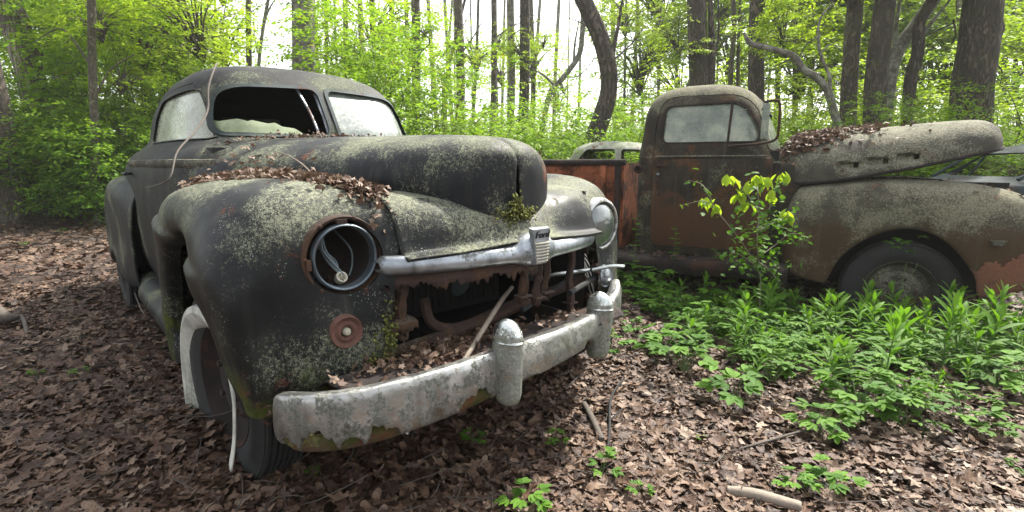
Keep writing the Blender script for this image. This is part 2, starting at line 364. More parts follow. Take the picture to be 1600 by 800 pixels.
# ------------------------------------------------------------------ domed car bodies
def dome(rings, nr=70, nt_=150):
    """rings: (z, x_front, x_rear, half_width, n_front, n_rear) from the sill up to the roof"""
    K = cr(np.array(rings, float), nr); out = []
    for z, xf, xr, hw, nf, nb in K:
        xc = xf*.5+xr*.5; th = np.linspace(0, 2*np.pi, 1200, endpoint=False); c, s = np.cos(th), np.sin(th)
        n = np.where(c > 0, nf, nb)
        x = xc + np.where(c > 0, xf-xc, xc-xr)*np.sign(c)*np.abs(c)**(2/n); y = hw*np.sign(s)*np.abs(s)**(2/n)
        P = np.stack([x, y, np.full_like(x, z)], 1); L = np.concatenate([[0], np.cumsum(np.linalg.norm(np.diff(np.vstack([P, P[:1]]), axis=0), axis=1))])
        t = np.linspace(0, L[-1], nt_, endpoint=False); Q = np.vstack([P, P[:1]])
        out.append(np.stack([np.interp(t, L, Q[:, k]) for k in range(3)], 1))
    return np.array(out)
def dome_obj(name, G, m, parent, thick=.025, dent=.004, seed=0, off=0):
    G = G.copy(); d = np.dstack([dent*fbm(G+seed, 2.3, 2), dent*fbm(G+seed+50, 2.3, 2), dent*.6*fbm(G+seed+90, 2.3, 2)]); G += d
    if off:
        du = np.gradient(G, axis=0); dv = np.roll(G, -1, 1)-np.roll(G, 1, 1); N = np.cross(dv, du); N /= np.linalg.norm(N, axis=2)[..., None]+1e-9
        G = G + N*off
    b = MB(); b.grid(G, cv=True); k = len(G); n = G.shape[1]; b.f.append(tuple((k-1)*n+j for j in range(n)))
    o = b.build(name, m, parent); fixn(o)
    return solid(o, thick, -1)
def wheel(parent, c, r, wd, side, steer=0, name='wheel', rimm='rustdark', tyrem='rubber'):
    """side -1: outer face towards -y"""
    ax = Matrix.Rotation(steer, 3, 'Z')@Vector((0, side, 0)); c = np.array(c, float)
    t = MB(); h = wd/2
    prof = [(-h*.8, r*.62), (-h, r*.72), (-h*1.02, r*.85), (-h*.86, r*.95)]
    for k in range(7):
        z = -h*.75+k*h*1.5/6; prof += [(z-h*.09, r), (z+h*.05, r), (z+h*.08, r*.972), (z+h*.13, r*.972)]
    prof += [(h*.86, r*.95), (h*1.02, r*.85), (h, r*.72), (h*.8, r*.62)]
    G = MB(); G.lathe(prof, c, ax, 72)
    g = G.v[0].reshape(len(prof), 72, 3); cc = c
    for j in range(0, 72, 2):                                  # tread nicks
        for k in range(5, len(prof)-6): g[k, j] = cc+(g[k, j]-cc)*(.985 if (j//2+k//4) % 2 else 1)
    root = G.build(name, M[tyrem], parent)
    q = MB(); q.lathe([(h*.75, r*.64), (h*.85, r*.62), (h*.5, r*.58), (h*.2, r*.52), (h*.15, r*.40), (h*.45, r*.33), (h*.5, r*.2), (h*.62, r*.17), (h*.66, r*.02)], c, ax, 48)
    q.build('rim', M[rimm], root)
    for k in range(5):
        a = k*2*math.pi/5; u = Matrix.Rotation(steer, 3, 'Z')@Vector((math.cos(a), 0, math.sin(a))); l = MB()
        l.lathe([(0, .011), (.02, .011), (.02, .001)], c+np.array(ax)*h*.42+np.array(u)*r*.27, ax, 6)
        l.build('lug_nut', M['rust'], root)
    return root

# ------------------------------------------------------------------ the black coupe
CO = (-.0665, 1.91, 0); CA = math.atan2(-.742, .67)
car = tag(empty('abandoned_car', CO, CA), 'black 1940s two door car with lichen and rust, missing its near headlight and grille', 'car')
RG = [(.24, -.95, -4.05, .70, 4, 3), (.32, -.93, -4.2, .76, 4, 3), (.45, -.92, -4.25, .80, 4, 3), (.62, -.9, -4.3, .822, 4, 3), (.8, -.9, -4.28, .828, 4, 3),
      (.95, -.9, -4.2, .818, 4, 3), (1.04, -.92, -4.1, .80, 4, 3), (1.10, -1.0, -4.0, .765, 4, 3), (1.145, -1.18, -3.85, .71, 4, 3), (1.18, -1.34, -3.75, .672, 4, 3.2),
      (1.25, -1.39, -3.65, .655, 4, 3.2), (1.35, -1.46, -3.5, .638, 4, 3.2), (1.44, -1.53, -3.35, .612, 4, 3), (1.51, -1.62, -3.2, .575, 4, 2.9),
      (1.565, -1.72, -3.05, .52, 3.6, 2.7), (1.605, -1.86, -2.85, .43, 3.2, 2.5), (1.632, -2.02, -2.65, .30, 3, 2.3), (1.645, -2.15, -2.5, .14, 2.5, 2.2), (1.647, -2.27, -2.35, .02, 2, 2)]
G = dome(RG, 95, 190)
doorwin = [(-1.50, 1.175), (-2.72, 1.18), (-2.66, 1.33), (-2.5, 1.43), (-1.80, 1.44), (-1.62, 1.40)]
quarter = [(-2.95, 1.185), (-3.3, 1.195), (-3.2, 1.34), (-2.92, 1.40)]
doorp = [(-.96, .34), (-2.8, .34), (-2.83, .9), (-2.81, 1.42), (-2.5, 1.475), (-1.80, 1.48), (-1.58, 1.44), (-1.41, 1.17), (-1.02, 1.09)]
def ws(sgn, g=0): return [(sgn*(.030-g), 1.195-g), (sgn*(.555+g), 1.205-g), (sgn*(.550+g), 1.30), (sgn*(.515+g), 1.41+g), (sgn*(.43+g), 1.445+g), (sgn*(.030-g), 1.46+g)]
def shrink(p, k):
    p = np.array(p); c = p.mean(0); d = p-c; return c + d*(1-k/np.linalg.norm(d, axis=1)[:, None])
shell = dome_obj('body', G, M['body'], car, .022, .005)
door0 = dupmesh(shell, 'door'); glass0 = dome_obj('window_glass', G, M['glass'], car, .006, .0, 0, -.012); trim0 = dome_obj('trim', G, M['black'], car, .03, .005, 0, .007)
cw = [prism(doorwin, -1.2, -.56, 'y', .06), prism([(a, b) for a, b in doorwin], .56, 1.2, 'y', .06), prism(quarter, -1.2, -.2, 'y', .05), prism(quarter, .2, 1.2, 'y', .05),
      prism(ws(-1), -1.9, -1.0, 'x', .05), prism(ws(1), -1.9, -1.0, 'x', .05), prism([(-.42, 1.22), (.42, 1.22), (.36, 1.42), (-.36, 1.42)], -4.0, -2.7, 'x', .06)]
cd = [prism(doorp, -1.2, -.565, 'y', .05), prism(doorp, .565, 1.2, 'y', .05)]
for c in cw+cd: c.parent = car
floorcut = prism([(-5, -1), (0, -1), (0, 1), (-5, 1)], 0, .24, 'z')
boole(shell, cw+cd)
cds = [prism(shrink(doorp, .005), -1.2, -.567, 'y', .05), prism(shrink(doorp, .005), .567, 1.2, 'y', .05)]
for c in cds: c.parent = car
door_r = dupmesh(door0, 'door'); boole(door0, [cds[0]], 'INTERSECT'); boole(door0, [cw[0]]); boole(door_r, [cds[1]], 'INTERSECT'); boole(door_r, [cw[1]])
door0['label'] = 'door with an algae filmed window on the near side'
def glass_in(k, name, m, par):
    g = dupmesh(glass0, name); boole(g, [cw[k]], 'INTERSECT'); g.data.materials.clear(); g.data.materials.append(M[m]); g.parent = par
    if k < 4:
        g.data.materials.append(M['dark']); s_ = -1 if k % 2 == 0 else 1  # inner pane faces coloured black, cabin shade put into the colour
        for p_ in g.data.polygons:
            if p_.normal.y*s_ < -.2: p_.material_index = 1
    return g
glass_in(0, 'window_glass', 'glass', door0); glass_in(1, 'window_glass', 'glass', door_r); glass_in(2, 'window_glass', 'glass', car); glass_in(3, 'window_glass', 'glass', car)
g = glass_in(5, 'windshield_glass', 'glass2', car); g['label'] = 'milky intact half of the split windshield'
g = glass_in(4, 'windshield_glass', 'glassg', car); g['label'] = 'green broken remnant of the windshield pane'
rag = [(-.60, 1.15), (-.03, 1.15), (-.16, 1.195), (-.20, 1.225), (-.215, 1.232), (-.27, 1.238), (-.30, 1.258), (-.335, 1.252), (-.40, 1.268), (-.42, 1.262), (-.46, 1.275), (-.53, 1.262), (-.60, 1.29)]
rc_ = prism(rag, -1.9, -1.0, 'x'); rc_.parent = car; boole(g, [rc_], 'INTERSECT')
glass_in(6, 'rear_window_glass', 'glass', car)
def frame_of(base, inner, outer, name, m, par):
    t = dupmesh(base, name); boole(t, [outer], 'INTERSECT'); boole(t, [inner]); t.data.materials.clear(); t.data.materials.append(M[m]); t.parent = par; return t
for k, sg in ((4, -1), (5, 1)):
    oc = prism(ws(sg, .018), -1.9, -1.0, 'x', .06); oc.parent = car; frame_of(trim0, cw[k], oc, 'windshield_frame', 'chrome2' if 0 else 'teal', car)
oc = prism(shrink(doorwin, -.022), -1.2, -.56, 'y', .07); oc.parent = car; frame_of(trim0, cw[0], oc, 'window_frame', 'black', door0)
b = MB(); b.tube([(-1.372, -.028, 1.19), (-1.44, -.026, 1.30), (-1.575, -.024, 1.465)], .012, 6); b.build('windshield_divider', M['chrome2'], car)
b = MB(); b.tube([(-1.380, .01, 1.19), (-1.45, .012, 1.30), (-1.58, .014, 1.465)], .012, 6); b.tube([(-1.39, -.075, 1.19), (-1.46, -.10, 1.33), (-1.575, -.12, 1.46)], .007, 6); b.build('windshield_divider', M['chrome2'], car)
def lining(o, yc=0):  # upholstery colour on the inner faces, added to darken the cabin
    o.data.materials.append(M['seat'])
    for p_ in o.data.polygons:
        c_ = p_.center; n_ = p_.normal
        if n_.y*(c_.y-yc)+n_.z*max(0, c_.z-1.0)*1.5+n_.x*(c_.x+2.3)*.25 < -.02: p_.material_index = 1
for o_ in (shell, door0, door_r): lining(o_)
# belt moulding on both sides, with a handle
def side_pt(x, z, side=-1):
    i = int(np.argmin(np.abs(G[:, 0, 2]-z))); row = G[i]; s = row[row[:, 1]*side > 0.3*np.max(np.abs(row[:, 1]))]
    return np.array([x, s[np.argmin(np.abs(s[:, 0]-x)), 1], z])
for s, par in ((-1, door0), (1, door_r)):
    b = MB(); p = np.array([side_pt(x, 1.045, s) for x in np.linspace(-1.15, -2.8, 12)]); p[:, 1] += s*.004
    Gm = np.array([[q+np.array([0, s*dy, dz]) for dy, dz in ((-.01, .022), (.006, .020), (.012, .006), (.012, -.008), (.004, -.02), (-.01, -.022))] for q in p]); b.grid(Gm, flip=s > 0); b.build('belt_moulding', M['truckhood'], par)
    b = MB(); hp = side_pt(-2.62, .985, s); b.tube([hp, hp+np.array([0, s*.03, 0]), hp+np.array([.02, s*.05, 0]), hp+np.array([.12, s*.045, -.004])], [.011, .01, .009, .008], 8, smooth=14); b.build('door_handle', M['black'], par)
p = np.array([side_pt(x, 1.045, -1) for x in np.linspace(-.98, -.93, 4)])
# dark interior: floor, dash, seats, steering wheel
b = MB(); b.box((-2.5, 0, .30), (3.0, 1.36, .03)); b.box((-1.28, 0, 1.02), (.12, 1.3, .2)); b.box((-1.02, 0, .62), (.03, 1.5, .75)); b.build('cabin_floor', M['dark'], car)
b = MB(); pr = cr([(-2.0, .45), (-1.95, .58), (-2.1, .66), (-2.42, .64), (-2.5, .8), (-2.56, 1.04), (-2.64, 1.06), (-2.68, .8), (-2.7, .45)], 30)
b.grid(np.array([[(x, y, z+.02*math.sin(y*9)*math.sin(x*7)) for x, z in pr] for y in np.linspace(-.62, .62, 16)]), flip=True); b.build('bench_seat', M['seat'], car)
b = MB(); a = np.linspace(0, 2*np.pi, 33); c0 = np.array([-1.62, .34, 1.06]); u = np.array([0, 1, 0]); v = np.array([-.42, 0, .9]); b.tube([c0+.2*(math.cos(t)*u+math.sin(t)*v) for t in a], .011, 8, cap=False)
b.tube([c0-.19*u, c0+.19*u], .009, 6); b.tube([c0, (-1.2, .34, .85)], .02, 8); b.build('steering_wheel', M['dark'], car)
# headliner sagging behind the windshield
b = MB(); b.grid(np.array([[(x, y, 1.45+.07*(1-(y/.62)**2)-.05*math.sin((x+2.9)*3.1)+.015*math.sin(9*y+5*x)) for x in np.linspace(-2.9, -1.90, 18)] for y in np.linspace(-.48, .48, 16)])); b.build('headliner', M['seat'], car)
# sill / running board
for s in (-1, 1):
    b = MB(); pr = cr([(.74, .34), (.82, .335), (.875, .30), (.885, .25), (.86, .19), (.78, .16)], 16)
    b.grid(np.array([[(x, s*(y-(.03 if x < -2.4 else 0)), z) for y, z in pr] for x in np.linspace(-1.15, -2.62, 16)]), flip=s > 0); solid(b.build('rocker_panel', M['black'], car), .01, 0)

# hood --------------------------------------------------------------
def hood_grid(nx=110, ny=70):
    # x, half width, top z, bottom z, exponent
    S = np.array([(-1.36, .80, 1.185, .90, 2.6), (-1.22, .775, 1.182, .90, 2.5), (-1.05, .72, 1.178, .90, 2.4), (-.85, .63, 1.174, .905, 2.35), (-.6, .52, 1.168, .915, 2.3), (-.35, .435, 1.162, .925, 2.35),
                  (-.15, .36, 1.155, .925, 2.45), (-.02, .305, 1.146, .915, 2.6), (.045, .255, 1.134, .895, 2.7), (.088, .195, 1.115, .872, 2.8), (.118, .12, 1.09, .864, 2.8), (.130, .05, 1.065, .862, 2.6), (.134, .012, 1.045, .862, 2.4)])
    K = cr(S, nx); th = np.linspace(0, np.pi, ny); out = []
    for x, a, zt, zb, n in K:
        c, s = np.cos(th), np.sin(th); y = a*np.sign(c)*np.abs(c)**(2/n); z = zb+(zt-zb)*np.abs(s)**(2/n)
        z = zb + (z-zb); y = y*(1-.10*np.clip(1-(z-zb)/(zt-zb+1e-6), 0, 1)**2)
        P = np.stack([np.full_like(y, x), y, z], 1); L = np.concatenate([[0], np.cumsum(np.linalg.norm(np.diff(P, axis=0), axis=1))]); t = np.linspace(0, L[-1], ny)
        out.append(np.stack([np.interp(t, L, P[:, k]) for k in range(3)], 1))
    O = np.array(out)
    gr = .006*np.exp(-(O[..., 1]/.008)**2)                     # centre groove
    du = np.gradient(O, axis=0); dv = np.gradient(O, axis=1); N = np.cross(dv, du); N /= np.linalg.norm(N, axis=2)[..., None]+1e-9
    if N[5, ny//2, 2] < 0: N = -N
    O = O - N*gr[..., None] + N*(.004*fbm(O, 3.1, 2))[..., None]
    return O
HG = hood_grid(110, 91)
b = MB(); b.grid(HG); hood = b.build('hood', M['black'], car); fixn(hood); solid(hood, .012, -1)
# moss clumps at the foot of the nose
def moss(pts, name, parent, r=.012, n=260, zsq=.5):
    b = MB(); P = []
    for c, sx, sy, sz in pts:
        P.append(np.array(c)+RS.normal(0, 1, (n, 3))*np.array([sx, sy, sz])*.5)
    P = np.concatenate(P); ico = np.array([(1, 0, 0), (-1, 0, 0), (0, 1, 0), (0, -1, 0), (0, 0, 1.2), (0, 0, -1)]); F = [(0, 2, 4), (2, 1, 4), (1, 3, 4), (3, 0, 4), (2, 0, 5), (1, 2, 5), (3, 1, 5), (0, 3, 5)]
    for p in P: b.add(p+ico*r*RS.uniform(.4, 1.1)+RS.normal(0, r*.15, (6, 3)), F, np.full(6, RS.rand()))
    return b.build(name, M['moss'], parent, None)
t = NT('moss_cushion'); f = t.n('Attribute', attribute_name='rnd').outputs['Fac']; t.principled(t.mix(f, (.025, .03, .006), (.16, .17, .03)), .95, 0, t.bump(t.noise(300, 2), .8, .003)); M['moss'] = t.m
moss([((.15, -.045, .875), .03, .07, .035), ((.150, -.02, .90), .01, .03, .05), ((.15, .03, .875), .02, .04, .02)], 'moss', car, .006, 160)

# front fenders -------------------------------------------------------
FS = [
 [(-.90, -.86, .24), (-.93, -.925, .235), (-1.03, -.938, .24), (-1.13, -.92, .25), (-1.2, -.87, .25), (-1.23, -.8, .25), (-1.24, -.66, .25)],
 [(-.93, -.875, .40), (-.93, -.93, .40), (-1.06, -.945, .42), (-1.17, -.925, .45), (-1.27, -.865, .47), (-1.31, -.78, .48), (-1.33, -.62, .48)],
 [(-.90, -.88, .56), (-.925, -.935, .57), (-1.03, -.95, .62), (-1.17, -.92, .68), (-1.31, -.85, .73), (-1.38, -.74, .76), (-1.42, -.58, .76)],
 [(-.80, -.885, .69), (-.82, -.938, .71), (-.90, -.95, .79), (-1.0, -.915, .87), (-1.10, -.82, .92), (-1.16, -.69, .935), (-1.2, -.50, .91)],
 [(-.64, -.885, .765), (-.65, -.938, .785), (-.70, -.95, .86), (-.76, -.91, .93), (-.82, -.80, .965), (-.86, -.65, .975), (-.88, -.43, .94)],
 [(-.46, -.885, .775), (-.46, -.938, .795), (-.47, -.95, .87), (-.48, -.91, .94), (-.50, -.80, .98), (-.51, -.64, .992), (-.52, -.42, .955)],
 [(-.28, -.885, .735), (-.27, -.935, .755), (-.24, -.94, .84), (-.22, -.895, .92), (-.21, -.78, .975), (-.21, -.62, .992), (-.22, -.42, .955)],
 [(-.16, -.88, .655), (-.145, -.925, .675), (-.10, -.92, .77), (-.06, -.87, .86), (-.045, -.76, .935), (-.045, -.61, .960), (-.04, -.42, .945)],
 [(-.09, -.87, .565), (-.07, -.905, .58), (-.02, -.895, .67), (.015, -.84, .77), (.03, -.73, .84), (.035, -.60, .865), (.065, -.42, .885)],
 [(-.05, -.86, .475), (-.03, -.885, .485), (.02, -.87, .55), (.05, -.81, .62), (.06, -.71, .66), (.065, -.60, .675), (.10, -.47, .76)],
 [(-.03, -.845, .40), (-.01, -.86, .40), (.035, -.845, .43), (.07, -.78, .48), (.085, -.69, .50), (.09, -.60, .51), (.105, -.50, .56)],
 [(-.04, -.83, .345), (-.02, -.84, .335), (.02, -.825, .345), (.06, -.76, .365), (.08, -.68, .375), (.085, -.60, .38), (.09, -.515, .39)],
]
A = np.array(FS); k_ = np.clip((-A[..., 1]-.80)/.15, 0, 1); A[..., 1] += .022*k_
A[1:4, :2, 0] -= .035; A[2:7, :2, 2] += .028; A[0:2, :2, 0] -= .03; A[6:, :2, 0] -= .085; A[7:, :3, 1] -= .045; A[6, :3, 1] -= .018; A[9:, 2:4, 0] -= .02
A = cr(A, 150); A = np.swapaxes(cr(np.swapaxes(A, 0, 1), 80), 0, 1)
def fend_disp(A):
    du = np.gradient(A, axis=0); dv = np.gradient(A, axis=1); N = np.cross(du, dv); N /= np.linalg.norm(N, axis=2)[..., None]+1e-9
    if N[75, 50, 2] < 0: N = -N
    # pressed speed bulge running back from the side of the nose
    x, z = A[..., 0], A[..., 2]; zz = .735+.10*np.clip((-x-.2)/.9, 0, 1); 
    bul = .014*np.clip((z-zz+.10)/.12, 0, 1)*(1-np.clip((z-zz-.0)/.02, 0, 1))*(1/(1+np.exp((x+.17)*40)))*(A[..., 1] < -.83)
    rim = .010*np.exp(-((x-.035)/.04)**2)*0
    return A + N*(1.5*bul + .006*fbm(A, 2.7, 2)+.0012*fbm(A, 22, 2))[..., None]
A = fend_disp(A)
b = MB(); b.grid(A); f0 = b.build('front_fender', M['blackf'], car); fixn(f0)
v = f0.data.vertices; 
solid(f0, .010, -1)
f1 = mirror_y(f0)
for v_ in f1.data.vertices:
    if v_.co.y > .50: v_.co.y = .50+(v_.co.y-.50)*.66
HX, HY, HZ = .03, -.611, .781
def cyl_cut(c, r, l, ax=(1, 0, 0), n=48):
    b = MB(); b.lathe([(-l, 0.0001), (-l, r), (l, r), (l, 0.0001)], c, ax, n); o = b.build('cutter', None, car); fixn(o); CUT.append(o); return o
hc = cyl_cut((0.06, HY, HZ), .108, .20); HYL = .572
hc2 = cyl_cut((0.06, HYL, HZ), .100, .20)
pc = cyl_cut((.09, -.60, .535), .02, .1)
boole(f0, [hc]); boole(f1, [hc2]); f0['label'] = 'near front fender with an empty headlight socket'
# empty headlight socket
def ringp(r0, r1, x0, x1): return [(x0, r0), (x1, r0), (x1, r1), (x0, r1)]
hl = MB(); hl.lathe([(-.03, .106), (.012, .106), (.022, .112), (.024, .118), (.012, .122), (-.015, .122)], (HX, HY, HZ), n=64); hb = hl.build('headlight_socket', M['rust'], car)
b = MB(); b.lathe([(.012, .0985), (.030, .0975), (.034, .094), (.030, .0895), (.0, .088)], (HX, HY, HZ), n=64); b.build('retaining_ring', M['bluering'], hb)
b = MB(); b.lathe([(.0, .090), (-.06, .086), (-.13, .07), (-.15, .04), (-.15, .001)], (HX, HY, HZ), n=64); b.build('bucket', M['rustdark'], hb)
for k in range(7):
    a = .4+k*.9; b = MB(); b.lathe([(0, .006), (.006, .006), (.008, .004), (.008, .0005)], (HX+.022, HY+.116*math.cos(a), HZ+.116*math.sin(a)), n=10); b.build('screw', M['rust'], hb)
for p_, d_ in (((HX+.02, HY-.005, HZ+.105), (.02, .03, .012)), ((HX+.028, HY-.108, HZ-.01), (.012, .012, .03))): b = MB(); b.box(p_, d_); b.build('clip', M['rust'], hb)
b = MB()
for k in range(6):
    s = RS.uniform(-.02, .02, 2); b.tube([(HX-.13, HY-.02+s[0], HZ+.03), (HX-.06, HY-.045+s[1], HZ+.055-s[0]), (HX-.03, HY-.03+s[0], HZ-.0+s[1]), (HX-.0, HY-.005+s[1]*.4, HZ-.055)], .0028, 5, smooth=18)
b.tube([(HX-.10, HY+.02, HZ+.07), (HX-.02, HY+.035, HZ+.02), (HX-.03, HY+.045, HZ-.03), (HX-.0, HY+.02, HZ-.06)], .0025, 5, smooth=18); b.build('wiring', M['wire'], hb)
b = MB(); b.lathe([(0, .0005), (.012, .012), (.012, .017), (0, .018), (-.012, .016)], (HX-.004, HY-.005, HZ-.066), (.8, .0, .5), 16)
for k in range(3): b.box((HX+.009, HY-.005+.007*math.cos(k*2.1), HZ-.061+.007*math.sin(k*2.1)), (.006, .003, .008))
b.build('lamp_plug', M['brass'], hb)
b = MB(); P = RS.normal(0, 1, (90, 3))*[.03, .035, .004]+[HX-.05, HY+.0, HZ-.078]
for p in P: b.add(p+RS.normal(0, .006, (4, 3)), [(0, 1, 2, 3)])
b.build('debris', M['rust'], hb, None)
# intact headlight on the far side
b = MB(); b.lathe([(-.03, .118), (.015, .120), (.030, .114), (.034, .104), (.030, .098), (.018, .096)], (HX+.0, HYL, HZ), n=64); h2 = b.build('headlight', M['chrome'], car)
t = NT('fluted_lens'); wv = t.n('TexWave'); wv.inputs['Scale'].default_value = 55; t.put(wv.inputs['Vector'], t.map((0, 1, .0))); t.principled(t.mix(wv.outputs['Fac'], (.14, .16, .15), (.42, .45, .43)), .15, .5, t.bump(t.mul(wv.outputs['Fac'], t.noise(40), 'ADD'), .8, .006), Transmission_Weight=.0, Specular_IOR_Level=.9, Coat_Weight=.8); M['lens'] = t.m
b = MB(); b.lathe([(.018, .0965), (.034, .085), (.046, .06), (.052, .03), (.054, .0005)], (HX, HYL, HZ), n=48); b.build('lens', M['lens'], h2)
t = NT('lens_reflector'); 
# parking lamps
b = MB(); b.lathe([(-.03, .014), (.012, .016), (.016, .024), (.012, .034), (.020, .046), (.012, .048), (-.02, .048)], (.078, -.635, .57), (1, -.05, -.05), 40); pl = b.build('parking_lamp', M['rustred'], car); pl['label'] = 'rusted bare parking lamp base'
b = MB(); b.lathe([(.0, .012), (.014, .012), (.022, .008), (.024, .0005)], (.078, -.635, .57), n=20); b.build('bulb', M['brass'], pl)
b = MB(); b.lathe([(-.02, .05), (.012, .05), (.018, .046), (.012, .04), (.02, .03), (.028, .015), (.03, .0005)], (.082, .565, .555), n=40); b.build('parking_lamp', M['chrome2'], car)
moss([((.10, -.545, .44), .02, .05, .11), ((.06, -.66, .375), .06, .1, .02), ((0.03, -.80, .36), .05, .05, .03), ((.11, -.51, .52), .01, .02, .1)], 'moss', car, .006, 200)
b = MB(); P = RS.normal(0, 1, (420, 3))*[.025, .09, .018]+[.09, -.64, .385]
for p in P: b.add(p+RS.normal(0, .007, (4, 3)), [(0, 1, 2, 3)], np.full(4, RS.rand()*.4))
b.build('rust_debris', M['litter'], car, None)

# nose panel between the fenders, under the hood
PR = {.46: [(-.5, .955), (-.15, .955), (.0, .935), (.065, .885), (.10, .80), (.115, .775), (.15, .765)],
      .30: [(-.5, .95), (-.1, .948), (.06, .918), (.115, .865), (.135, .80), (.15, .782), (.185, .772)],
      .15: [(-.5, .93), (0, .93), (.09, .89), (.13, .85), (.155, .81), (.175, .792), (.205, .782)],
      .0: [(-.5, .92), (0, .9), (.09, .87), (.14, .85), (.17, .82), (.19, .80), (.22, .79)]}
ys = [-.46, -.30, -.15, 0, .15, 0.30, .46]; A = np.array([[(x, y, z) for x, z in PR[abs(y)]] for y in ys]); A = cr(A, 70); A = np.swapaxes(cr(np.swapaxes(A, 0, 1), 40), 0, 1)
b = MB(); b.grid(A+.003*np.dstack([0*A[..., 0], 0*A[..., 0], fbm(A, 4, 2)])); o_nose = b.build('nose_panel', M['blackf'], car); fixn(o_nose); solid(o_nose, .008, 0)
for s in (-1, 1):                                              # inner wings close the bay from the side
    b = MB(); b.grid(np.array([[(x, s*.50, z) for z in (.35, .6, .93)] for x in np.linspace(-1.1, .02, 6)])); solid(b.build('inner_fender', M['dark'], car), .01, 0)
# chrome bar across the top of the grille
bp = [(-.525, .075), (-.46, .118), (-.30, .165), (-.12, .200), (0, .212), (.12, .200), (.28, .165), (.41, .118), (.47, .075)]
ctr = cr([(x, y, .745) for y, x in bp], 120); sec = cr([(-.012, .030), (.012, .026), (.022, .008), (.022, -.012), (.010, -.026), (-.012, -.028)], 14)
Gb = np.zeros((120, 14, 3))
for i, c in enumerate(ctr):
    fl = 1+.9*math.exp(-(c[1]/.075)**4); en = min(1, (.53-abs(c[1]) if c[1] < 0 else .475-c[1])/.03+.25)
    for j, (dx, dz) in enumerate(sec): Gb[i, j] = (c[0]+dx*(1 if fl < 1.3 else 1.25), c[1], c[2]+dz*fl*en+.012*(fl-1))
b = MB(); b.grid(Gb, flip=True); o = b.build('grille_bar', M['chrome2'], car); fixn(o); solid(o, .004, 0)
b = MB(); b.add([(.232, y, z) for y, z in ((-.045, .835), (.045, .835), (.040, .79), (.028, .705), (-.028, .705), (-.040, .79))]+[(.250, y, z) for y, z in ((-.040, .830), (.040, .830), (.036, .79), (.025, .71), (-.025, .71), (-.036, .79))],
   [(0, 1, 2, 3, 4, 5), (11, 10, 9, 8, 7, 6)]+[(i, i+6, (i+1) % 6+6, (i+1) % 6) for i in range(6)]); em = b.build('emblem', M['chrome2'], car, 20)
b = MB()
for k in range(7): z = .782-k*.0105; hw = .034-.0013*k; b.tube([(.253, -hw, z), (.257, 0, z), (.253, hw, z)], .0034, 6)
b.build('ribs', M['brass'], em)
fc = bpy.data.curves.new('lettering', 'FONT'); fc.body = 'Ford'; fc.size = .034; fc.extrude = .0015; fc.align_x = 'CENTER'; fc.align_y = 'CENTER'; fc.shear = .35
fo = link('lettering', fc); me = bpy.data.meshes.new_from_object(fo); bpy.data.objects.remove(fo); fo = link('lettering', me, em); me.materials.append(M['dark'])
fo.rotation_euler = (math.pi/2, 0, math.pi/2); fo.location = (.2525, 0, .810)

b = MB(); b.box((-.50, 0, .335), (1.0, .98, .02)); b.build('bay_shade_sheet', M['dark'], car)  # dark sheet added under the bay so the grille cavity looks shaded
# wrecked grille: torn valance, posts, shelves
def jag(n, a, s=0): r = RS.rand(n); k = np.repeat(RS.rand(n//3+2), 3)[:n]; return a*(k*.6+r*.5)
b = MB(); n = 90; yy = np.linspace(-.50, .03, n); top = np.interp(yy, [q[0] for q in bp], [q[1] for q in bp]); jg = jag(n, .042)
b.grid(np.array([[(t_-.035, y, .722), (t_-.012, y, .712), (t_-.004, y, .70-.2*j), (t_-.002, y, .695-j)] for y, t_, j in zip(yy, top, jg)])); o = b.build('torn_valance', M['rust'], car); solid(o, .004, 0)
b = MB(); b.tube([(.07, y, .712+.004*math.sin(y*40)) for y in np.linspace(-.49, .5, 20)], .016, 6); b.build('grille_header', M['rustdark'], car)
posts = [(-.445, .075, .71, .50, .018), (-.03, .19, .71, .56, .015), (.035, .195, .71, .545, .017), (.085, .19, .71, .555, .014), (.30, .12, .72, .46, .017)]
for y, x, z1, z0, r in posts:
    b = MB(); zs = np.linspace(z1, z0, 14); b.tube([(x+.006*math.sin(z*30), y+.003*math.sin(z*50), z) for z in zs], r*(.8+.35*RS.rand(14)), 8, ridge=.3, seed=y*9)
    b.box((x, y, z0+.03), (.045, .05, .006)); 
    for k in range(5): p = np.array([x, y, z0+.02]); b.add(p+RS.normal(0, .014, (3, 3))*[1, 1, 1.5], [(0, 1, 2)])
    o = b.build('grille_post', M['rust'], car)
b = MB(); n = 30; yy = np.linspace(-.50, -.41, n); jg = jag(n, .02)
b.grid(np.array([[(.03, y, .565), (.08, y, .565), (.11, y, .56), (.115-.3*j, y, .55-j)] for y, j in zip(yy, jg)])); solid(b.build('grille_shelf', M['rust'], car), .005, 0)
b = MB()                                                      # curled flakes down the grille side
for k in range(16):
    z = RS.uniform(.42, .70); c = np.array([.09+RS.uniform(-.02, .02), -.50+RS.uniform(-.01, .03), z]); b.add(c+RS.normal(0, .014, (4, 3)), [(0, 1, 2, 3)])
for k in range(12):
    z = RS.uniform(.42, .70); c = np.array([.08+RS.uniform(-.02, .02), .48+RS.uniform(-.03, .01), z]); b.add(c+RS.normal(0, .018, (4, 3)), [(0, 1, 2, 3)])
solid(b.build('rust_flake', M['rust'], car, None), .002, 0)
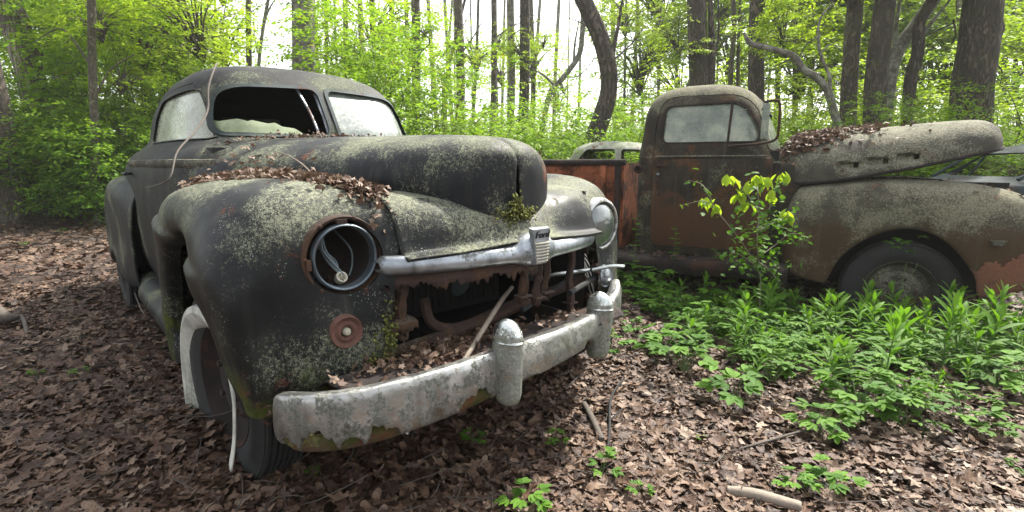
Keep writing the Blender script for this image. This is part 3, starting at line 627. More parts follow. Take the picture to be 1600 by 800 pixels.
# behind the grille
b = MB(); b.box((-.36, 0, .66), (.04, .62, .50)); b.build('radiator', M['dark'], car)
b = MB()
for k in range(-9, 10): b.box((-.337, k*.031, .66), (.006, .004, .44))
b.build('radiator_fins', M['rustdark'], car)
for y, z, x, l in ((-.21, .655, .06, .075), (.17, .70, .06, .085), (.17, .635, .04, .06)):
    b = MB(); a = np.linspace(0, 2*np.pi, 24, endpoint=False); b.add(np.vstack([[(x+.004, y, z)], np.stack([x+.01*np.cos(a*2), y+.036*np.cos(a)*(1-.25*np.sin(a)), z+l*.8*np.sin(a)], 1)]), [(0, i+1, (i+1) % 24+1) for i in range(24)]); o = b.build('horn_plate', M['teal'], car); solid(o, .006, 0)
b = MB(); b.tube([(.02, -.33, .60), (.05, -.32, .52), (.05, -.22, .48), (.05, -.05, .50), (.04, .10, .53), (.02, .14, .62), (0, .14, .70)], .018, 8, smooth=30); b.tube([(.03, -.50, .44), (.06, -.2, .475), (.05, .2, .52), (.02, .5, .54)], .022, 8, smooth=20); b.build('cross_member', M['rust'], car)
b = MB(); b.tube([(.10, .05, .50), (.02, .45, .57), (-.0, .52, .58)], .01, 8); b.tube([(.16, .25, .545), (.05, .60, .56)], .012, 8); b.build('brace_rod', M['dark'], car)
for y in (-.27, .29):
    b = MB(); b.box((.09, y, .425), (.36, .02, .05)); b.build('bumper_iron', M['rustdark'], car)
b = MB(); b.tube([(.10, .46, .60), (.15, .52, .615), (.17, .58, .61), (.14, .62, .60)], .009, 6, smooth=16); b.tube([(.0, .30, .585), (.10, .50, .60)], .009, 6); b.build('grille_moulding', M['guard'], car)
# rusty apron shelf between body and bumper
A = np.array([[(.06, y, .41), (.12, y, .45), (.18, y, .465-.01*abs(y)), (.25, y, .462), (.305-.1*max(0, abs(y+.1)-.3), y, .44)] for y in np.linspace(-.72, .45, 9)]); A = cr(A, 50); A = np.swapaxes(cr(np.swapaxes(A, 0, 1), 20), 0, 1)
b = MB(); b.grid(A+.006*fbm(A, 9, 3)[..., None]*[0, 0, 1]); apr = b.build('apron', M['rustdark'], car); solid(apr, .006, 0)

# bumper
bc = cr([(.125, -.842, .388), (.19, -.825, .392), (.27, -.735, .398), (.315, -.60, .405), (.345, -.44, .418), (.358, -.27, .432), (.335, -.0, .434), (.28, .24, .428), (.215, .43, .436), (.165, .55, .452), (.11, .62, .462)], 320)
hsc = cr(np.array([.9, .97, .97, .96, .92, .86, .76, .70, .72, .86, .88])[:, None], 320)[:, 0]
ps = cr([(-.030, .074), (-.004, .082), (.010, .080), (.017, .066), (.021, .030), (.022, -.010), (.018, -.050), (.012, -.070), (-.008, -.084)], 18)
T = np.gradient(bc, axis=0); T /= np.linalg.norm(T, axis=1)[:, None]; Nn = np.stack([T[:, 1], -T[:, 0], 0*T[:, 0]], 1)
n = len(bc); jg = np.zeros(n); rr = np.random.RandomState(3)
for a0, a1, dep in ((.02, .12, .028), (.115, .19, .062), (.19, .235, .02), (.235, .30, .04), (.40, .48, .034), (.66, .70, .022), (.74, .80, .035), (.83, .86, .02), (.93, 1.0, .05)):
    i0, i1 = int(a0*n), int(a1*n); k = np.linspace(0, 1, i1-i0); jg[i0:i1] = np.maximum(jg[i0:i1], dep*np.minimum(1, np.minimum(k*5, (1-k)*3))*(.55+.9*np.repeat(rr.rand((i1-i0)//4+1), 4)[:i1-i0]))
saw = np.abs(((np.arange(n)/n*41+.35*np.sin(np.arange(n)*.31)) % 1)-.5)*2; jg = jg*1.25+.014*saw*(jg > .002)+.008*rr.rand(n)*(jg > .002)+.003*saw*rr.rand(n)
jg[int(.50*n):int(.56*n)] += .012*saw[int(.50*n):int(.56*n)]
Gb = np.zeros((n, 18, 3))
for i in range(n):
    en = min(1, i/14+.3)**.5
    for j, (dx, dz) in enumerate(ps):
        q = j/17.; dz2 = dz*(.80+.20*en)*hsc[i]; 
        if q > .5: dz2 = dz2 + jg[i]*((q-.5)/.5)**1.2
        Gb[i, j] = bc[i]+Nn[i]*(dx+.012*jg[i]/.04*max(0, q-.6))+np.array([0, 0, dz2])
Gb += .0025*fbm(Gb, 7, 3)[..., None]+.0012*fbm(Gb, 30, 2)[..., None]
bump_root = MB().grid(Gb, flip=True).build('bumper', M['chrome'], car); fixn(bump_root); solid(bump_root, .003, 0)
# backing strip seen through the torn plating
Gk = np.zeros((n, 5, 3))
for i in range(n):
    for j, (dx, dz) in enumerate(((.0, -.03), (.006, -.05), (.004, -.07), (-.008, -.086), (-.03, -.09))): Gk[i, j] = bc[i]+Nn[i]*dx+np.array([0, 0, dz*.97*hsc[i]])
i1 = int(.62*n); b = MB(); b.grid(Gk[:i1]); o = b.build('backing_strip', weathered('mossy_backing', (.06, .035, .022), .85, 0, .5, (.12, .14, .04), .1, .6, moss_z=.44), bump_root); solid(o, .003, 0)
b = MB()
for f_ in (.10, .155, .205, .23, .25, .29, .315, .42, .455, .69, .735, .77, .79, .815, .85, .94, .97):   # plating curling off along the torn edge
    i = int(f_*n); c = Gb[i, -1]+np.array([0, 0, .006]); k = rr.uniform(.005, .012); tt = T[i]; sk = rr.uniform(-.6, .6); ln = rr.uniform(.5, 1.5); cu_ = rr.uniform(.3, 1.3)
    b.grid(np.array([[c+tt*(uu*k*(1-q)**.7+sk*k*q)+np.array([0, 0, -q*k*ln+.3*q*q*k*cu_])+Nn[i]*(.001+cu_*.9*k*q*q) for q in np.linspace(0, .98, 6)] for uu in np.linspace(-1, 1, 5)]))
solid(b.build('peeling_flake', M['chrome'], bump_root, None), .0015, 0)
def guard(x, y, z0, z1, ang, lean=0):
    prof = [(0, .008), (.012, .030), (.035, .040), (.08, .043), (.17, .046), (.205, .047), (.212, .049), (.217, .046), (.235, .044), (.258, .034), (.272, .018), (.278, .001)]
    k = (z1-z0)/.278; th = np.linspace(0, 2*np.pi, 40, endpoint=False); G = []
    pz = cr(np.array(prof), 60)
    for z, r in pz:
        c, s = np.cos(th), np.sin(th); dx = np.where(c > 0, c*r*1.25, c*r*1.0); dy = s*r*.86
        G.append(np.stack([x+math.cos(ang)*dx-math.sin(ang)*dy+lean*(z-.14), y+math.sin(ang)*dx+math.cos(ang)*dy, np.full(40, z0+z*k)], 1))
    b = MB(); b.grid(np.array(G), cv=True); b.f.append(tuple(range(40))); o = b.build('bumper_guard', M['guard'], bump_root, 60); fixn(o); return o
guard(.378, -.272, .33, .60, -.02); guard(.258, .308, .285, .562, .3, .03)
# rear fenders and rear wheels
for s in (-1, 1):
    RF = [[(-2.5, .80, .26), (-2.48, .86, .25), (-2.5, .90, .3), (-2.52, .9, .6), (-2.5, .88, .82), (-2.52, .82, .93), (-2.6, .70, .97)],
          [(-2.85, .82, .26), (-2.85, .93, .25), (-2.85, .93, .45), (-2.85, .93, .72), (-2.85, .92, .9), (-2.85, .84, .98), (-2.85, .66, 1.02)],
          [(-3.35, .82, .40), (-3.35, .94, .40), (-3.35, .935, .5), (-3.35, .935, .75), (-3.35, .93, .93), (-3.35, .84, 1.0), (-3.35, .66, 1.03)],
          [(-3.85, .80, .26), (-3.85, .92, .25), (-3.9, .93, .45), (-3.9, .92, .7), (-3.85, .88, .85), (-3.85, .8, .92), (-3.85, .6, .95)],
          [(-4.2, .7, .26), (-4.25, .80, .25), (-4.3, .80, .4), (-4.3, .78, .6), (-4.25, .74, .7), (-4.2, .68, .74), (-4.15, .5, .76)]]
    A = np.array(RF); A[..., 1] -= .03; A[..., 2] -= .05*np.clip((A[..., 2]-.3)/.6, 0, 1); A[..., 1] *= s; A = cr(A, 60); A = np.swapaxes(cr(np.swapaxes(A, 0, 1), 40), 0, 1); b = MB(); b.grid(A+.004*fbm(A, 3, 2)[..., None]); o = b.build('rear_fender', M['black'], car); fixn(o); solid(o, .01, -1)
    wheel(car, (-3.35, s*.80, .27), .345, .17, s)
fw = wheel(car, (-.44, -.795, .295), .345, .155, -1, R_(6)); fw['label'] = 'sunken front wheel shedding its whitewall ring'
wheel(car, (-.46, .76, .31), .35, .165, 1, 0)
# detached whitewall ring round the near front wheel
a = np.linspace(R_(-22), R_(208), 90); cc = np.array([-.47, -.915, .245]); ri, ro = .228, .325; ex = np.array([math.cos(R_(2)), math.sin(R_(2)), 0]); ey = np.array([-math.sin(R_(2)), math.cos(R_(2)), 0])
b = MB(); G = []
for t_ in a:
    wob = .010*math.sin(t_*2+.6); tp = 1-.55*max(0., min(1., (R_(50)-t_)/R_(40))); G.append([cc+ex*math.cos(t_)*(ro-(ro-r)*tp)+ey*(wob+dy*(tp*1.6-.6)+.07*math.sin(t_)*r)+np.array([0, 0, math.sin(t_)*(ro-(ro-r)*tp)]) for r, dy in ((ri, .065), (ri*.6+ro*.4, .018), (ri*.2+ro*.8, -.004), (ro, -.002), (ro+.004, .012))])
b.grid(np.array(G)); o = b.build('whitewall_ring', M['whitewall'], fw); fixn(o); solid(o, .005, 0)
drop(*list(CUT)); drop(glass0, trim0)

# ------------------------------------------------------------------ the pickup (its near side is y = 0, the front towards +x)
TS = 1.10; TO = np.array([2.5, 3.25, 0.]); TC = np.array([0, 0, CAMH]); tl = TC+TS*(TO-TC)
pk = tag(empty('pickup_truck', tuple(tl), R_(-30), TS), 'rust brown 1950s pickup truck with its dusty hood lying ajar, sunk in weeds', 'pickup truck')
TG = [(.28, -.72, -1.80, .69, 6, 6), (.45, -.70, -1.80, .715, 6, 6), (.75, -.69, -1.80, .73, 6, 6), (.98, -.71, -1.80, .728, 6, 6), (1.08, -.745, -1.80, .722, 6, 6), (1.115, -.765, -1.80, .708, 6, 6),
      (1.25, -.805, -1.79, .695, 6, 5), (1.40, -.862, -1.775, .672, 6, 5), (1.50, -.91, -1.755, .645, 5.5, 4.5), (1.57, -.965, -1.72, .60, 5, 4), (1.62, -1.04, -1.66, .52, 4, 3.5), (1.650, -1.13, -1.58, .40, 3.5, 3),
      (1.664, -1.23, -1.49, .22, 3, 3), (1.668, -1.31, -1.42, .05, 2.2, 2.2)]
TGm = dome(TG, 58, 150); TGm[..., 1] += .73
doorT = [(-1.625, .40), (-1.628, 1.30), (-1.60, 1.50), (-1.52, 1.555), (-1.04, 1.545), (-.93, 1.47), (-.82, 1.25), (-.775, 1.0), (-.77, .41)]
winT = [(-1.560, 1.205), (-1.550, 1.475), (-1.06, 1.48), (-.985, 1.44), (-.90, 1.30), (-.885, 1.205)]
pc_ = []
def PR_(*a, **k): c = prism(*a, **k); c.parent = pk; pc_.append(c); return c
cab = dome_obj('cab', TGm, M['truck'], pk, .022, .004, 7); dT0 = dupmesh(cab, 'door'); dT0.data.materials.clear(); dT0.data.materials.append(M['tdoor']); gl0 = dome_obj('window_glass', TGm, M['glasst'], pk, .006, 0, 0, -.013); tr0 = dome_obj('trim', TGm, M['rustdark'], pk, .014, .004, 7, .006)
d1 = PR_(doorT, -.3, .4, 'y', .10); d2 = PR_(doorT, 1.0, 1.8, 'y', .10); wn = PR_(winT, -.3, .5, 'y', .05); wf = PR_(winT, .9, 1.8, 'y', .05)
wsT = PR_([(.12, 1.16), (1.34, 1.16), (1.28, 1.45), (.18, 1.45)], -1.05, -.5, 'x', .06); rwT = PR_([(.25, 1.2), (1.21, 1.2), (1.21, 1.45), (.25, 1.45)], -2.0, -1.6, 'x', .08)
boole(cab, [d1, d2, wsT, rwT, wn, wf])
d1s = PR_(shrink(doorT, .006), -.3, .4, 'y', .10); d2s = PR_(shrink(doorT, .006), 1.0, 1.8, 'y', .10)
dT1 = dupmesh(dT0, 'door'); boole(dT0, [d1s], 'INTERSECT'); boole(dT0, [wn]); boole(dT1, [d2s], 'INTERSECT'); boole(dT1, [wf]); dT0['label'] = 'rust blotched pickup door with hazy glass'
for c, par in ((wn, dT0), (wf, dT1), (wsT, pk), (rwT, pk)):
    g = dupmesh(gl0, 'window_glass' if par != pk else 'windshield_glass' if c == wsT else 'rear_window_glass'); boole(g, [c], 'INTERSECT'); g.parent = par
oc = PR_(shrink(winT, -.022), -.3, .5, 'y', .06); frame_of(tr0, wn, oc, 'window_frame', 'rustdark', dT0)
oc = PR_([(.10, 1.14), (1.36, 1.14), (1.30, 1.47), (.16, 1.47)], -1.05, -.5, 'x', .06); frame_of(tr0, wsT, oc, 'windshield_frame', 'truck', pk)
b = MB(); b.tube([(-1.09, .042, 1.205), (-1.085, .062, 1.36), (-1.08, .085, 1.50)], .009, 6); b.build('window_divider', M['rustdark'], dT0)
b = MB(); b.box((-1.62, .73, .75), (.10, 1.2, .75)); b.box((-1.4, .73, .5), (.45, 1.2, .16)); b.build('bench_seat', M['seat'], pk)
b = MB(); b.box((-1.25, .73, .30), (1.0, 1.30, .03)); b.box((-.80, .73, 1.05), (.10, 1.22, .16)); b.build('cabin_floor', M['dark'], pk)
# belt bead, handle, locks, filler
b = MB(); b.tube([(x, .004, 1.098) for x in np.linspace(-1.60, -.80, 8)], .008, 6); b.build('belt_moulding', M['truckhood'], dT0)
b = MB(); b.lathe([(-.01, .018), (.006, .017), (.012, .010), (.012, .001)], (-1.575, .0, 1.03), (0, -1, 0), 18); b.tube([(-1.575, -.01, 1.03), (-1.575, -.035, 1.03), (-1.50, -.035, 1.028)], [.007, .007, .005], 8); b.build('door_handle', M['rustdark'], dT0)
b = MB(); b.lathe([(-.01, .010), (.006, .010), (.006, .001)], (-1.575, .0, .965), (0, -1, 0), 14); b.build('door_lock', M['chrome2'], dT0)
b = MB(); b.lathe([(-.01, .032), (.012, .032), (.016, .026), (.010, .020), (-.006, .018), (-.006, .001)], (-1.735, .022, 1.00), (-.2, -1, 0), 26); b.build('fuel_cap', M['rustdark'], pk)
for z in (1.02, .52):
    b = MB(); b.lathe([(-.03, .012), (.03, .012)], (-.755, -.004, z), (0, 0, 1), 10); b.box((-.755, .004, z), (.05, .012, .05)); b.build('door_hinge', M['rustdark'], pk)
# mirror on its looped bracket
mr = MB(); mr.box((-.842, -.10, 1.33), (.045, .02, .235)); mr.box((-.842, -.112, 1.33), (.034, .008, .215)); mo = mr.build('side_mirror', M['glasst'], pk)
b = MB(); b.tube([(-.86, -.09, 1.455), (-.80, -.10, 1.462), (-.765, -.09, 1.44), (-.76, -.06, 1.28), (-.775, -.03, 1.21), (-.86, -.02, 1.185), (-.98, -.005, 1.175), (-1.08, .01, 1.17)], .009, 8, smooth=50)
b.tube([(-.842, -.09, 1.20), (-.842, -.09, 1.46)], .007, 6); b.build('mirror_bracket', M['rust'], mo)
# cowl and bay
CWL = dome([(.30, -.50, -.95, .60, 3, 6), (.7, -.50, -.95, .66, 3, 6), (.98, -.52, -.95, .66, 3, 6), (1.07, -.58, -.92, .60, 3, 6), (1.10, -.66, -.88, .45, 3, 4), (1.105, -.74, -.8, .05, 2, 2)], 40, 100); CWL[..., 1] += .73
dome_obj('cowl', CWL, M['truck'], pk, .01, .004, 3)
b = MB(); b.box((.05, .73, .62), (1.0, .50, .42)); b.box((.0, .73, .86), (.5, .22, .12)); 
b.build('engine', M['rustdark'], pk)
# front fenders
F_ = [
 [(-.39, .03, .24), (-.40, -.01, .235), (-.50, -.015, .25), (-.62, .005, .28), (-.665, .08, .30), (-.675, .2, .32), (-.675, .38, .32)],
 [(-.335, .03, .40), (-.34, -.015, .41), (-.47, -.025, .48), (-.62, -.005, .58), (-.68, .08, .62), (-.695, .2, .64), (-.695, .38, .64)],
 [(-.235, .03, .525), (-.24, -.02, .535), (-.34, -.030, .67), (-.52, -.005, .80), (-.60, .09, .86), (-.63, .2, .885), (-.64, .42, .89)],
 [(-.10, .03, .61), (-.10, -.02, .622), (-.13, -.030, .76), (-.19, .01, .875), (-.22, .1, .925), (-.24, .22, .94), (-.25, .44, .94)],
 [(.04, .03, .635), (.04, -.02, .648), (.04, -.030, .77), (.05, .01, .875), (.05, .1, .93), (.05, .22, .945), (.05, .44, .94)],
 [(.18, .03, .595), (.18, -.02, .607), (.23, -.028, .73), (.30, .01, .84), (.34, .1, .900), (.36, .22, .92), (.36, .44, .92)],
 [(.30, .03, .495), (.30, -.02, .505), (.40, -.022, .63), (.52, .02, .74), (.60, .1, .81), (.64, .22, .83), (.66, .44, .84)],
 [(.38, .03, .375), (.385, -.01, .375), (.48, -.01, .47), (.62, .03, .56), (.72, .12, .62), (.78, .24, .65), (.8, .44, .67)],
 [(.41, .03, .25), (.42, 0, .24), (.50, 0, .27), (.63, .04, .30), (.73, .13, .34), (.79, .25, .36), (.81, .44, .37)]]
A = np.array(F_); A = cr(A, 120); A = np.swapaxes(cr(np.swapaxes(A, 0, 1), 70), 0, 1); A = A + (.006*fbm(A, 3, 3))[..., None]*np.array([.5, 1, .6])
b = MB(); b.grid(A); ff = b.build('front_fender', M['tfend'], pk); fixn(ff)
solid(ff, .008, -1)
f2 = dupmesh(ff, 'front_fender'); co = np.empty(len(f2.data.vertices)*3, np.float32); f2.data.vertices.foreach_get('co', co); co = co.reshape(-1, 3); co[:, 1] = 1.46-co[:, 1]; f2.data.vertices.foreach_set('co', co.ravel()); f2.data.flip_normals()
A2 = A[86:, 2:44].copy(); A2[..., 1] -= .006; zz_ = A2[..., 2]; b = MB(); b.grid(A2[4:]); fp = b.build('fender_patch', M['rustred'], pk); fixn(fp)
bm = bmesh.new(); bm.from_mesh(fp.data); kill = [f for f in bm.faces if f.calc_center_median().z > .47+.35*(f.calc_center_median().x-.50)+.02*math.sin(47*f.calc_center_median().x)+.01*math.sin(110*f.calc_center_median().x)]
bmesh.ops.delete(bm, geom=kill, context='FACES'); bm.to_mesh(fp.data); bm.free(); solid(fp, .004, 0)
b = MB()                                                       # paint-peeled edge curling out of the fender front
for c, s_ in (((.455, -.032, .60), .04),):
    c = np.array(c); b.grid(np.array([[c+np.array([u*s_*(1-.4*v), -.012*v*v-.004, -v*s_*.9]) for v in np.linspace(0, 1, 5)] for u in np.linspace(-1, 1, 6)]))
solid(b.build('peeled_metal', M['truckhood'], pk), .003, 0)
wheel(pk, (.03, .14, .205), .335, .17, -1, R_(4), rimm='truckhood'); wheel(pk, (.03, 1.32, .235), .335, .17, 1); wheel(pk, (-2.75, .16, .2), .335, .17, -1); wheel(pk, (-2.75, 1.3, .2), .335, .17, 1)
b = MB(); b.box((.02, .42, .55), (1.1, .02, .75)); b.build('inner_fender', M['dark'], pk)
b = MB(); b.box((.55, .73, .62), (.04, .55, .40)); b.build('radiator', M['rustdark'], pk)
# hood lying open, nose raised
HS = np.array([(-.70, .97, 1.20, .60, 3.2), (-.66, .925, 1.235, .635, 3.2), (-.50, .925, 1.262, .65, 3.1), (-.30, .955, 1.283, .655, 3.1), (.0, 1.020, 1.315, .645, 3.1), (.25, 1.085, 1.335, .60, 3.0), (.40, 1.125, 1.335, .54, 2.8), (.48, 1.145, 1.305, .42, 2.6), (.515, 1.165, 1.265, .26, 2.4), (.525, 1.19, 1.23, .05, 2.2)])
K = cr(HS, 130); th = np.linspace(0, np.pi, 110); out = []
for x, zb, zt, a, n_ in K:
    c, s = np.cos(th), np.sin(th); y = .73+a*np.sign(c)*np.abs(c)**(2/n_); z = zb+(zt-zb)*np.abs(s)**(2/(n_*.8)); P = np.stack([np.full(110, x), y, z], 1)
    L = np.concatenate([[0], np.cumsum(np.linalg.norm(np.diff(P, axis=0), axis=1))]); t_ = np.linspace(0, L[-1], 110); out.append(np.stack([np.interp(t_, L, P[:, k]) for k in range(3)], 1))
A = np.array(out)
for xc in (-.33, -.17, -.01):                                  # louvre pockets
    zc = 1.055+.17*(xc+.17); pk_ = np.exp(-(((A[..., 0]-xc)/.065)**4))*np.exp(-(((A[..., 2]-zc)/.026)**4)); A[..., 1] += np.where(A[..., 1] < .73, 1, -1)*.034*pk_
gr = np.exp(-((np.abs(A[..., 1]-.73)-.40)/.006)**2)*(A[..., 2] > 1.2); A[..., 2] -= .006*gr
A += .004*fbm(A, 3.5, 2)[..., None]
b = MB(); b.grid(A); hd = b.build('hood', M['truckhood'], pk); fixn(hd); solid(hd, .012, -1)
lv = [PR_([(xc+.030, 1.045+.17*(xc+.17)), (xc+.058, 1.047+.17*(xc+.17)), (xc+.058, 1.082+.17*(xc+.17)), (xc+.030, 1.080+.17*(xc+.17))], -.2, .45, 'y', .005) for xc in (-.33, -.17, -.01)]
boole(hd, lv); hd['label'] = 'dusty bull nosed hood with vent slots, raised at the front'
b = MB(); b.tube([(A[i, -1, 0], A[i, -1, 1], A[i, -1, 2]-.004) for i in range(0, 125, 4)], .011, 6); b.tube([(A[i, 0, 0], A[i, 0, 1], A[i, 0, 2]-.004) for i in range(0, 125, 4)], .011, 6); b.build('hood_lip', M['rustdark'], hd)
# running board
pr = cr([(.30, .335), (.05, .335), (-.10, .33), (-.14, .31), (-.145, .27), (-.12, .22)], 20); b = MB()
b.grid(np.array([[(x, y, z+.01*math.sin(x*5)) for y, z in pr] for x in np.linspace(-1.95, -.62, 20)])); solid(b.build('running_board', M['rustdark'], pk), .01, 0)
# pickup box
b = MB(); xs = np.linspace(-1.90, -3.3, 20); b.grid(np.array([[(x, .10+.02*math.sin(min(1, (z-.3)/.7)*3.14), z) for z in np.linspace(.28, 1.03, 12)] for x in xs])); bd = b.build('bed_side', M['bed'], pk); fixn(bd); solid(bd, .02, 1)
b = MB(); b.tube([(x, .085, 1.055) for x in np.linspace(-1.86, -3.3, 6)], .026, 12); b.build('bed_rail', M['rustdark'], bd)
for x in (-1.925, -2.05):
    b = MB(); b.box((x, .085, .68), (.045, .03, .70)); b.build('stake_post', M['bed' if x < -2 else 'rustdark'], bd)
b = MB(); b.grid(np.array([[(x, 1.36, z) for z in (.28, 1.05)] for x in xs])); b2 = b.build('bed_side', M['bed'], pk); solid(b2, .02, 0)
b = MB(); b.box((-1.90, .73, .68), (.03, 1.22, .74)); b.build('bed_front', M['bed'], pk)
b = MB(); b.box((-2.6, .73, .42), (1.4, 1.22, .03)); b.build('bed_floor', M['wood'], pk)
A = np.array([[(-2.75+r*math.cos(a), y, .42+r*.95*math.sin(a)) for r, y in ((.40, -.02), (.43, -.08), (.50, -.09), (.56, -.05), (.585, .03), (.58, .11))] for a in np.linspace(R_(-15), R_(195), 50)])
A = np.swapaxes(cr(np.swapaxes(A, 0, 1), 24), 0, 1); b = MB(); b.grid(A); o = b.build('rear_fender', M['bed'], pk); fixn(o); solid(o, .01, 0)
drop(*pc_, gl0, tr0)

# ------------------------------------------------------------------ two more wrecks behind
def wreck(label, loc, rz, rings, m, wins, name='wrecked_car', doorcut=None, glass=None):
    r = tag(empty(name, loc, rz), label, 'car'); Gd = dome(rings, 50, 130); sh = dome_obj('body', Gd, m, r, .04, .008, 31)
    cs = []
    for w_ in wins:
        for s in ((-2, -.2), (.2, 2)) if w_[0] == 's' else ((w_[2], w_[3]),):
            c = prism(w_[1], s[0], s[1], 'y' if w_[0] == 's' else 'x', .05); c.parent = r; cs.append(c)
    boole(sh, cs); drop(*cs)
    b = MB(); b.box((0, 0, .5), (1.5, 1.2, .3)); b.build('seat', M['seat'], r); return r
a1 = at(956, 250, 7.8)
wk = wreck('pale moss streaked cab roof showing over the bed rail of the pickup', (a1[0]+.1, a1[1], 0), R_(-14), [(.1, .8, -.8, .72, 5, 5), (.6, .8, -.8, .76, 5, 5), (.95, .80, -.8, .76, 5, 5), (1.02, .72, -.76, .70, 5, 5), (1.15, .62, -.7, .66, 4, 4), (1.27, .5, -.6, .6, 3.5, 3.5), (1.34, .3, -.42, .42, 3, 3), (1.365, 0, -.12, .05, 2, 2)],
  M['white'], [('s', [(-.58, 1.04), (-.02, 1.04), (-.02, 1.24), (-.42, 1.24)]), ('s', [(.06, 1.04), (.56, 1.04), (.44, 1.22), (.06, 1.24)]), ('f', [(-.55, 1.06), (.55, 1.06), (.5, 1.22), (-.5, 1.22)], .3, 1.2), ('f', [(-.5, 1.06), (.5, 1.06), (.45, 1.22), (-.45, 1.22)], -1.2, -.3)])
A = dome([(.15, 2.1, .75, .74, 3, 5), (.6, 2.15, .75, .74, 3, 5), (.85, 2.1, .75, .68, 3, 5), (.95, 1.95, .8, .5, 3, 4), (.98, 1.7, .9, .1, 2, 2)], 30, 90); dome_obj('hood', A, M['white'], wk, .02, .008, 5)
a2 = at(1600, 260, 5.3)
wk2 = wreck('grey green wrecked sedan with open windows behind the raised hood of the pickup', (a2[0]+.75, a2[1]-.1, 0), R_(168), [(.1, 2.2, -2.3, .74, 5, 5), (.5, 2.25, -2.3, .8, 5, 5), (.80, 2.2, -2.3, .80, 5, 5), (.86, 1.9, -2.2, .76, 5, 5), (.885, 1.35, -1.6, .70, 5, 4), (1.0, 1.15, -1.45, .67, 4.5, 4), (1.15, .9, -1.2, .63, 4, 3.5), (1.25, .6, -.9, .56, 3.5, 3.5), (1.30, .3, -.6, .36, 3, 3), (1.315, -.1, -.3, .04, 2, 2)],
  M['teal'], [('s', [(.08, .90), (1.02, .90), (.80, 1.13), (.08, 1.17)]), ('s', [(-.02, .90), (-.9, .90), (-.85, 1.10), (-.02, 1.17)]), ('f', [(-.58, .92), (.58, .92), (.5, 1.15), (-.5, 1.15)], .7, 2), ('f', [(-.55, .92), (.55, .92), (.5, 1.15), (-.5, 1.15)], -2.4, -.7)])
for s_ in (-1, 1):
    b = MB(); b.tube([(1.18, s_*.68, .895), (.86, s_*.655, 1.13)], .018, 6); b.build('window_frame', M['teal'], wk2)
b = MB(); b.tube([(.80, -.70, .895), (.68, -.665, 1.15)], .014, 6); b.build('window_frame', M['teal'], wk2)
a3 = at(1640, 215, 7.2)
wreck('rust brown roofed car parked farthest right behind the raised hood', (a3[0]+.75, a3[1], .0), R_(170), [(.1, 2.1, -2.2, .76, 5, 5), (.8, 2.1, -2.2, .80, 5, 5), (.98, 1.6, -1.9, .76, 5, 5), (1.02, 1.25, -1.5, .70, 5, 4), (1.25, .95, -1.2, .63, 4, 3.5), (1.42, .6, -.9, .52, 3.5, 3.5), (1.48, .2, -.5, .25, 3, 3), (1.49, -.1, -.3, .04, 2, 2)],
  M['rust'], [('s', [(-1.0, 1.05), (1.0, 1.05), (.75, 1.3), (-.8, 1.3)]), ('f', [(-.58, 1.06), (.58, 1.06), (.5, 1.3), (-.5, 1.3)], .7, 2), ('f', [(-.55, 1.06), (.55, 1.06), (.5, 1.3), (-.5, 1.3)], -2.4, -.7)])

# ------------------------------------------------------------------ foliage
def frames(D, up=None):
    """rotation frames (n,3,3): x along D, z roughly up"""
    D = D/np.linalg.norm(D, axis=1)[:, None]; Z = np.tile([0, 0, 1.], (len(D), 1)) if up is None else up
    Y = np.cross(Z, D); Y /= np.linalg.norm(Y, axis=1)[:, None]+1e-9; Z = np.cross(D, Y); return np.stack([D, Y, Z], 1)
LT = np.array([(0, 0, 0), (.42, .30, .06), (1, 0, -.10), (.42, -.30, .06)])          # folded rhombus leaf, unit length
LTF = np.array([(0, 1, 2), (0, 2, 3)])
def leaves(P, D, L, W=1., up=None, tmpl=None, F=None):
    T_ = LT if tmpl is None else tmpl; F_ = LTF if F is None else F
    Fr_ = frames(D, up); n = len(P); k = len(T_)
    V = P[:, None, :]+np.einsum('kj,njc->nkc', T_*[1, W, 1], Fr_)*np.asarray(L).reshape(-1, 1, 1)
    Fi = (F_[None]+(np.arange(n)*k)[:, None, None]).reshape(-1, F_.shape[1]); return V.reshape(-1, 3), Fi
def sprays(C, D, n, ln, lf, rs, droop=.2, spread=.45, W=1., flat=.25):
    """each spray is a gently bent twig carrying n leaves on both sides"""
    k = len(C); D = D/np.linalg.norm(D, axis=1)[:, None]; ln = ln*rs.uniform(.6, 1.25, k)
    t = np.tile((np.arange(n)+.6)/n, (k, 1))+rs.uniform(-.03, .03, (k, n)); side = np.tile(np.where(np.arange(n) % 2, 1., -1.), (k, 1))
    Fr_ = frames(D); X, Y, Z = Fr_[:, 0], Fr_[:, 1], Fr_[:, 2]
    sub = rs.uniform(-spread, spread, (k, n))*ln[:, None]*t*.8
    P = C[:, None]+X[:, None]*(t*ln[:, None])[..., None]+Y[:, None]*sub[..., None]+np.array([0, 0, -1.])*(droop*t**2*ln[:, None])[..., None]+rs.normal(0, .02, (k, n, 3))
    LD = X[:, None]*.7+Y[:, None]*(side*rs.uniform(.4, 1.1, (k, n)))[..., None]+rs.normal(0, .28, (k, n, 3))*[1, 1, .7]+np.array([0, 0, -.15])
    up = np.array([0, 0, 1.])+rs.normal(0, flat, (k*n, 3)); P = P.reshape(-1, 3); LD = LD.reshape(-1, 3)
    L = lf*rs.uniform(.55, 1.25, k*n); V, F = leaves(P, LD, L, W, up)
    A_ = np.repeat(np.clip(np.repeat(rs.rand(k), n)*.6+rs.rand(k*n)*.4, 0, 1), 4); return V, F, A_
def twigs(C, D, ln, rs, r=.004):
    b = MB()
    for c, d in zip(C, D): d = d/np.linalg.norm(d); b.tube([c-d*ln*.6, c, c+d*ln*.5-np.array([0, 0, .06*ln]), c+d*ln-np.array([0, 0, .2*ln])], [r*1.6, r, r*.8, r*.4], 4, cap=False)
    return b
